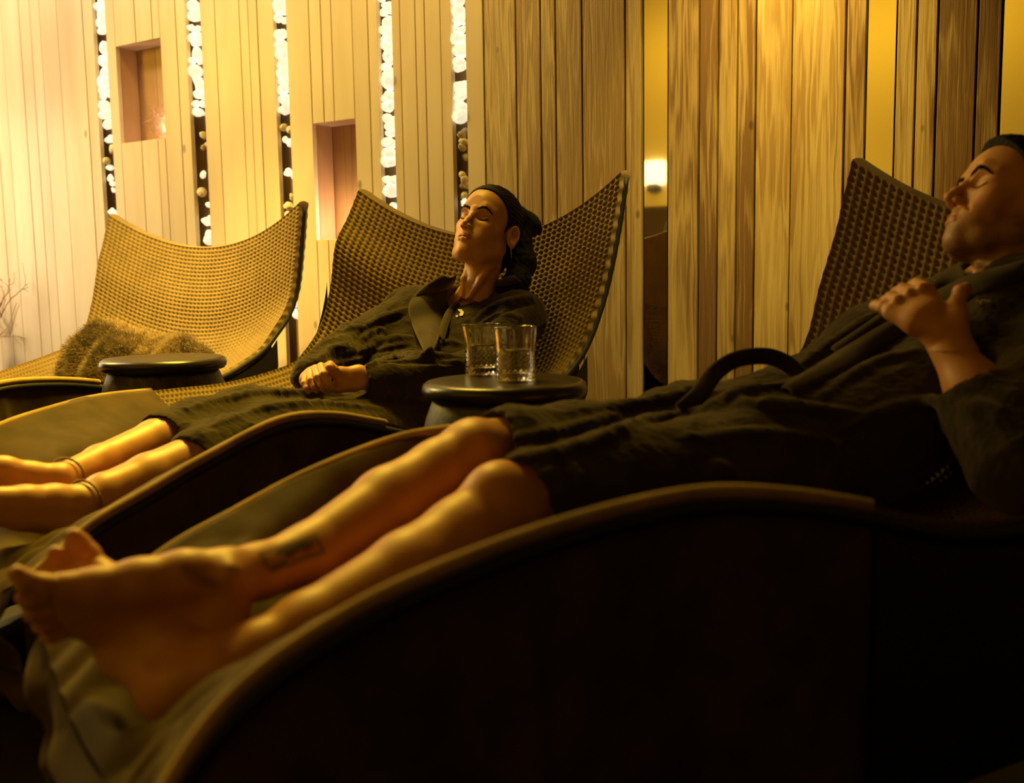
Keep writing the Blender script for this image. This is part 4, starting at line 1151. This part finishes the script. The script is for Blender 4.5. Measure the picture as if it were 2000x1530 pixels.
    lt = [((195, 1125, 1.21), (172, 1085, 1.216), (152, 1062, 1.216), (145, 1050, 1.214), (.0165, .0148, .0140, .0115)),
          ((160, 1128, 1.205), (135, 1103, 1.21), (116, 1088, 1.208), (108, 1080, 1.206), (.0125, .0105, .0095, .0085)),
          ((140, 1135, 1.20), (118, 1115, 1.203), (102, 1104, 1.20), (96, 1100, 1.20), (.012, .0100, .0090, .008)),
          ((125, 1145, 1.198), (106, 1130, 1.198), (92, 1122, 1.196), (88, 1120, 1.196), (.0115, .009, .0085, .0075)),
          ((115, 1160, 1.196), (98, 1148, 1.196), (86, 1142, 1.194), (82, 1140, 1.194), (.011, .009, .008, .007))]
    for p in lt: g.chain([at(*q) for q in p[:4]], p[4], .005)
    vt, qt = g.mesh(); vt = relax(vt, qt, 1); parts.append((vt, qt, SKIN_M))
    # left hand spread on the lapel
    g = SDF([.50, 1.55, .58], [.92, 2.0, .86], .0018)
    g.chain([at(1905, 760, 1.66), at(1862, 695, 1.695), Lw], [.041, .034, .0285], .012)
    g.chain([at(1868, 690, 1.695), at(1858, 648, 1.705)], [.030, .026], .012)
    for (kx, ky, kY, r) in ((1808, 570, 1.752, .0165), (1782, 578, 1.760, .0165), (1758, 592, 1.760, .0155), (1740, 610, 1.752, .0145)):
        g.chain([at(1836, 648, 1.71), at((1836 + kx) / 2, (648 + ky) / 2, 1.722), at(kx, ky, kY)], [.0240, .0205, r], .012)
    fing = [((1808, 566, 1.752), (1792, 556, 1.785), (1782, 560, 1.83), (1776, 572, 1.855), (.0135, .0120, .0105, .0092)),
            ((1782, 576, 1.760), (1764, 567, 1.79), (1752, 572, 1.835), (1748, 584, 1.86), (.0135, .0122, .0105, .0092)),
            ((1758, 590, 1.760), (1741, 582, 1.788), (1730, 588, 1.83), (1728, 598, 1.85), (.0125, .0113, .0100, .0088)),
            ((1742, 606, 1.752), (1724, 600, 1.770), (1712, 597, 1.790), (1707, 597, 1.80), (.0115, .0102, .0094, .0085))]
    for p in fing: g.chain([at(*q) for q in p[:4]], p[4], .004)
    g.chain([at(1862, 655, 1.70), at(1868, 622, 1.70), at(1868, 596, 1.71), at(1876, 572, 1.725), at(1887, 562, 1.735)], [.022, .0175, .0135, .0118, .0095], .010)
    for p in ((1800, 562, 1.738), (1776, 572, 1.746), (1752, 586, 1.748)): g.ell(at(*p), (.0085, .0085, .0085), .008)
    vt, qt = g.mesh(); vt = relax(vt, qt, 1); parts.append((vt, qt, SKIN_M))
    V_, Q_, C_ = vj(parts); body = mesh_obj('body', V_, Q_, M['skin'], root, cols=C_)
    brow_parts(surf, T, R, body, True)
    hv, hq = hair_mesh(True); mesh_obj('hair', place(hv, T, R), hq, M['hair'], root)
    # robe
    g = SDF((-.25, 1.15, .10), (1.40, 2.42, .90), .0050)
    b = L3.b * .10
    for s in (-1, 1):
        q = .72 if s < 0 else 1.0
        g.chain([pel + b * s * q, bel + b * s * q, che + b * s, nec + b * s * .6 - [0, 0, .02]], [.112, .106, .108, .080], .06)
    g.chain([nec, at(2080, 660, 1.82), at(1995, 900, 1.585), at(1945, 828, 1.63), at(1906, 778, 1.658)], [.085, .10, .080, .068, .062], .03)
    g.chain([nec - [0, 0, .02], at(1845, 655, 2.12), at(1750, 790, 2.04), at(1610, 835, 1.97)], [.08, .075, .065, .055], .03)
    g.chain([pel - b * .4, at(1345, 868, 1.87), at(1120, 885, 1.71), at(1000, 890, 1.61), at(950, 896, 1.575)], [.11, .098, .080, .070, .066], .04)
    g.chain([pel + b * .6, at(1480, 915, 1.69), at(1210, 950, 1.54), at(1060, 985, 1.455), at(1000, 1000, 1.42)], [.115, .104, .084, .074, .070], .03)
    g.chain([at(1000, 960, 1.5), at(1200, 950, 1.62), at(1400, 930, 1.75)], [.05, .075, .10], .04)
    for p, r in (([(985, 905), (1080, 893), (1160, 868), (1270, 826), (1400, 800)], .014), ([(1000, 862), (1100, 845), (1200, 815)], .012), ([(1180, 800), (1290, 785), (1370, 760)], .012),
                 ([(1430, 790), (1550, 800), (1680, 815)], .014), ([(1380, 800), (1460, 770), (1540, 760)], .013), ([(1330, 860), (1480, 850), (1640, 870)], .012),
                 ([(1560, 720), (1640, 665), (1720, 610)], .012), ([(1600, 780), (1700, 720), (1790, 690)], .012), ([(1640, 840), (1740, 800), (1840, 780)], .011),
                 ([(1370, 940), (1400, 915), (1440, 930)], .010), ([(1880, 790), (1930, 800), (1985, 840)], .010)):
        g.fold(p, r, .35, .014)
    ntop = T + R[:, 0] * -.02 + R[:, 2] * -.15
    g.cone(nec + np.array([-.03, -.03, .01]), ntop, .062, .066, .014, 'sub')
    g.cone(at(1925, 802, 1.648), at(1820, 640, 1.72), .050, .060, .006, 'sub')
    g.chain([at(1893, 562, 1.93), at(1960, 540, 1.85), at(2040, 522, 1.80)], [.024, .030, .034], .02)
    g.chain([at(1890, 598, 1.91), at(1965, 585, 1.84), at(2050, 580, 1.80)], [.034, .040, .045], .03)
    g.chain([at(960, 880, 1.585), at(900, 920, 1.50)], [.060, .075], .008, 'sub')
    g.chain([at(1015, 985, 1.43), at(930, 1040, 1.35)], [.064, .08], .008, 'sub')
    V_, Q_ = robe_finish(g, 2, .0045, np.array([1.1, .4, 2.7]))
    robe = mesh_obj('robe', V_, Q_, M['robe'], root)
    def on(p, off=.006):
        for k_ in range(12):
            q = g.hit(p[0] + 3 * k_, p[1] + 5 * k_)
            if q is not None: break
        q = at(p[0], p[1], 1.95 if q is None else q[1])
        return q - ray(*p) * off
    ribbon(robe, 'lapel', [on(p, .010) for p in ((2010, 505), (1950, 522), (1895, 540), (1810, 585), (1720, 637), (1630, 695), (1522, 764))],
           [on(p) for p in ((2000, 545), (1940, 566), (1880, 592), (1815, 625), (1740, 672), (1660, 722), (1550, 775))], M['robe_trim'], .014, bulge=.012)
    ribbon(robe, 'lapel', [on(p, .004) for p in ((1880, 520), (1850, 536), (1800, 567), (1750, 595), (1690, 634), (1620, 682))],
           [on(p, .008) for p in ((1890, 538), (1862, 555), (1812, 588), (1760, 617), (1705, 656), (1640, 702))], M['robe_trim'], .012, bulge=.008)
    ps = []
    for i, (x, y) in enumerate(((1910, 588), (1916, 590), (1921, 587), (1927, 588), (1933, 588.5), (1918, 593))):
        q = on((x, y), .014); V, F = tube_vf(np.array([q - R_img * .0028, q, q + R_img * .0028]), [.0008, .0022, .0008], 6); ps.append((V, F))
    mesh_obj('chest_emblem', *join_vf(ps), M['gold'], robe)
    # belt bow standing up at the waist
    P = [at(1330, 805, 1.72), at(1362, 775, 1.74), at(1398, 728, 1.80), at(1440, 702, 1.84), at(1495, 696, 1.86), at(1535, 710, 1.87), at(1565, 738, 1.86)]
    C = catmull(P, 40); V, F = tube_vf(C, .0165, 10, .30, up=(.3, .9, .2)); mesh_obj('belt', V, F, M['robe'], robe)
    P = [at(1560, 740, 1.80), at(1520, 752, 1.76), at(1470, 758, 1.73), at(1430, 775, 1.70)]
    V, F = tube_vf(catmull(P, 20), .018, 10, .35, up=(.2, .3, 1)); mesh_obj('belt', V, F, M['robe'], robe)
    return [gbody, g]
MAN = man()

# the cloth of each lounger gives way under whoever lies on it
def settle(L, sdfs, margin=.020):
    for o in L.root.children:
        if o.name.split('.')[0] not in ('knit_sling', 'leg_cover', 'back_cover'): continue
        me = o.data; n = len(me.vertices); co = np.empty(n * 3, np.float32); me.vertices.foreach_get('co', co)
        P = co.reshape(-1, 3).astype(float) + np.array(o['origin_'])
        u = (P - L.o) @ L.a; k = np.clip((u - .12) / .35, 0, 1)[:, None]
        d = (-L.a * .9 - np.array([0, 0, .45])) * (1 - k) + np.array([0, 0, -1.0]) * k; d /= np.linalg.norm(d, axis=1)[:, None]
        live = np.arange(n)
        mv = np.zeros(n)
        for it in range(60):
            Q = P[live] + d[live] * mv[live][:, None]; v = np.full(len(live), 1.0)
            for g in sdfs:
                I = np.round((Q - g.lo) / g.h).astype(int); ok = np.all((I >= 0) & (I < g.n), 1); J = I[ok]
                v[ok] = np.minimum(v[ok], g.F[J[:, 0], J[:, 1], J[:, 2]])
            m_ = v < margin; live = live[m_]
            if not len(live): break
            mv[live] += .006
        if o.name.startswith('leg'):              # spread the dent over the surrounding cloth
            G = mv.reshape(*o['grid_']); top = G.copy()
            for _ in range(2):
                q = np.pad(top, 1, 'edge'); top = np.maximum.reduce([top, q[:-2, 1:-1], q[2:, 1:-1], q[1:-1, :-2], q[1:-1, 2:]])
            for _ in range(8):
                q = np.pad(top, 1, 'edge'); top = (q[:-2, 1:-1] + q[2:, 1:-1] + q[1:-1, :-2] + q[1:-1, 2:] + 2 * q[1:-1, 1:-1]) / 6
            mv = np.maximum(G, top).ravel()
        P = P + d * mv[:, None] - np.array(o['origin_'])
        me.vertices.foreach_set('co', P.astype(np.float32).ravel()); me.update()
settle(L1, FUR, .042); settle(L2, WOMAN); settle(L3, MAN)
for o in bpy.data.objects:
    for k_ in ('origin_', 'grid_'):
        if k_ in o: del o[k_]
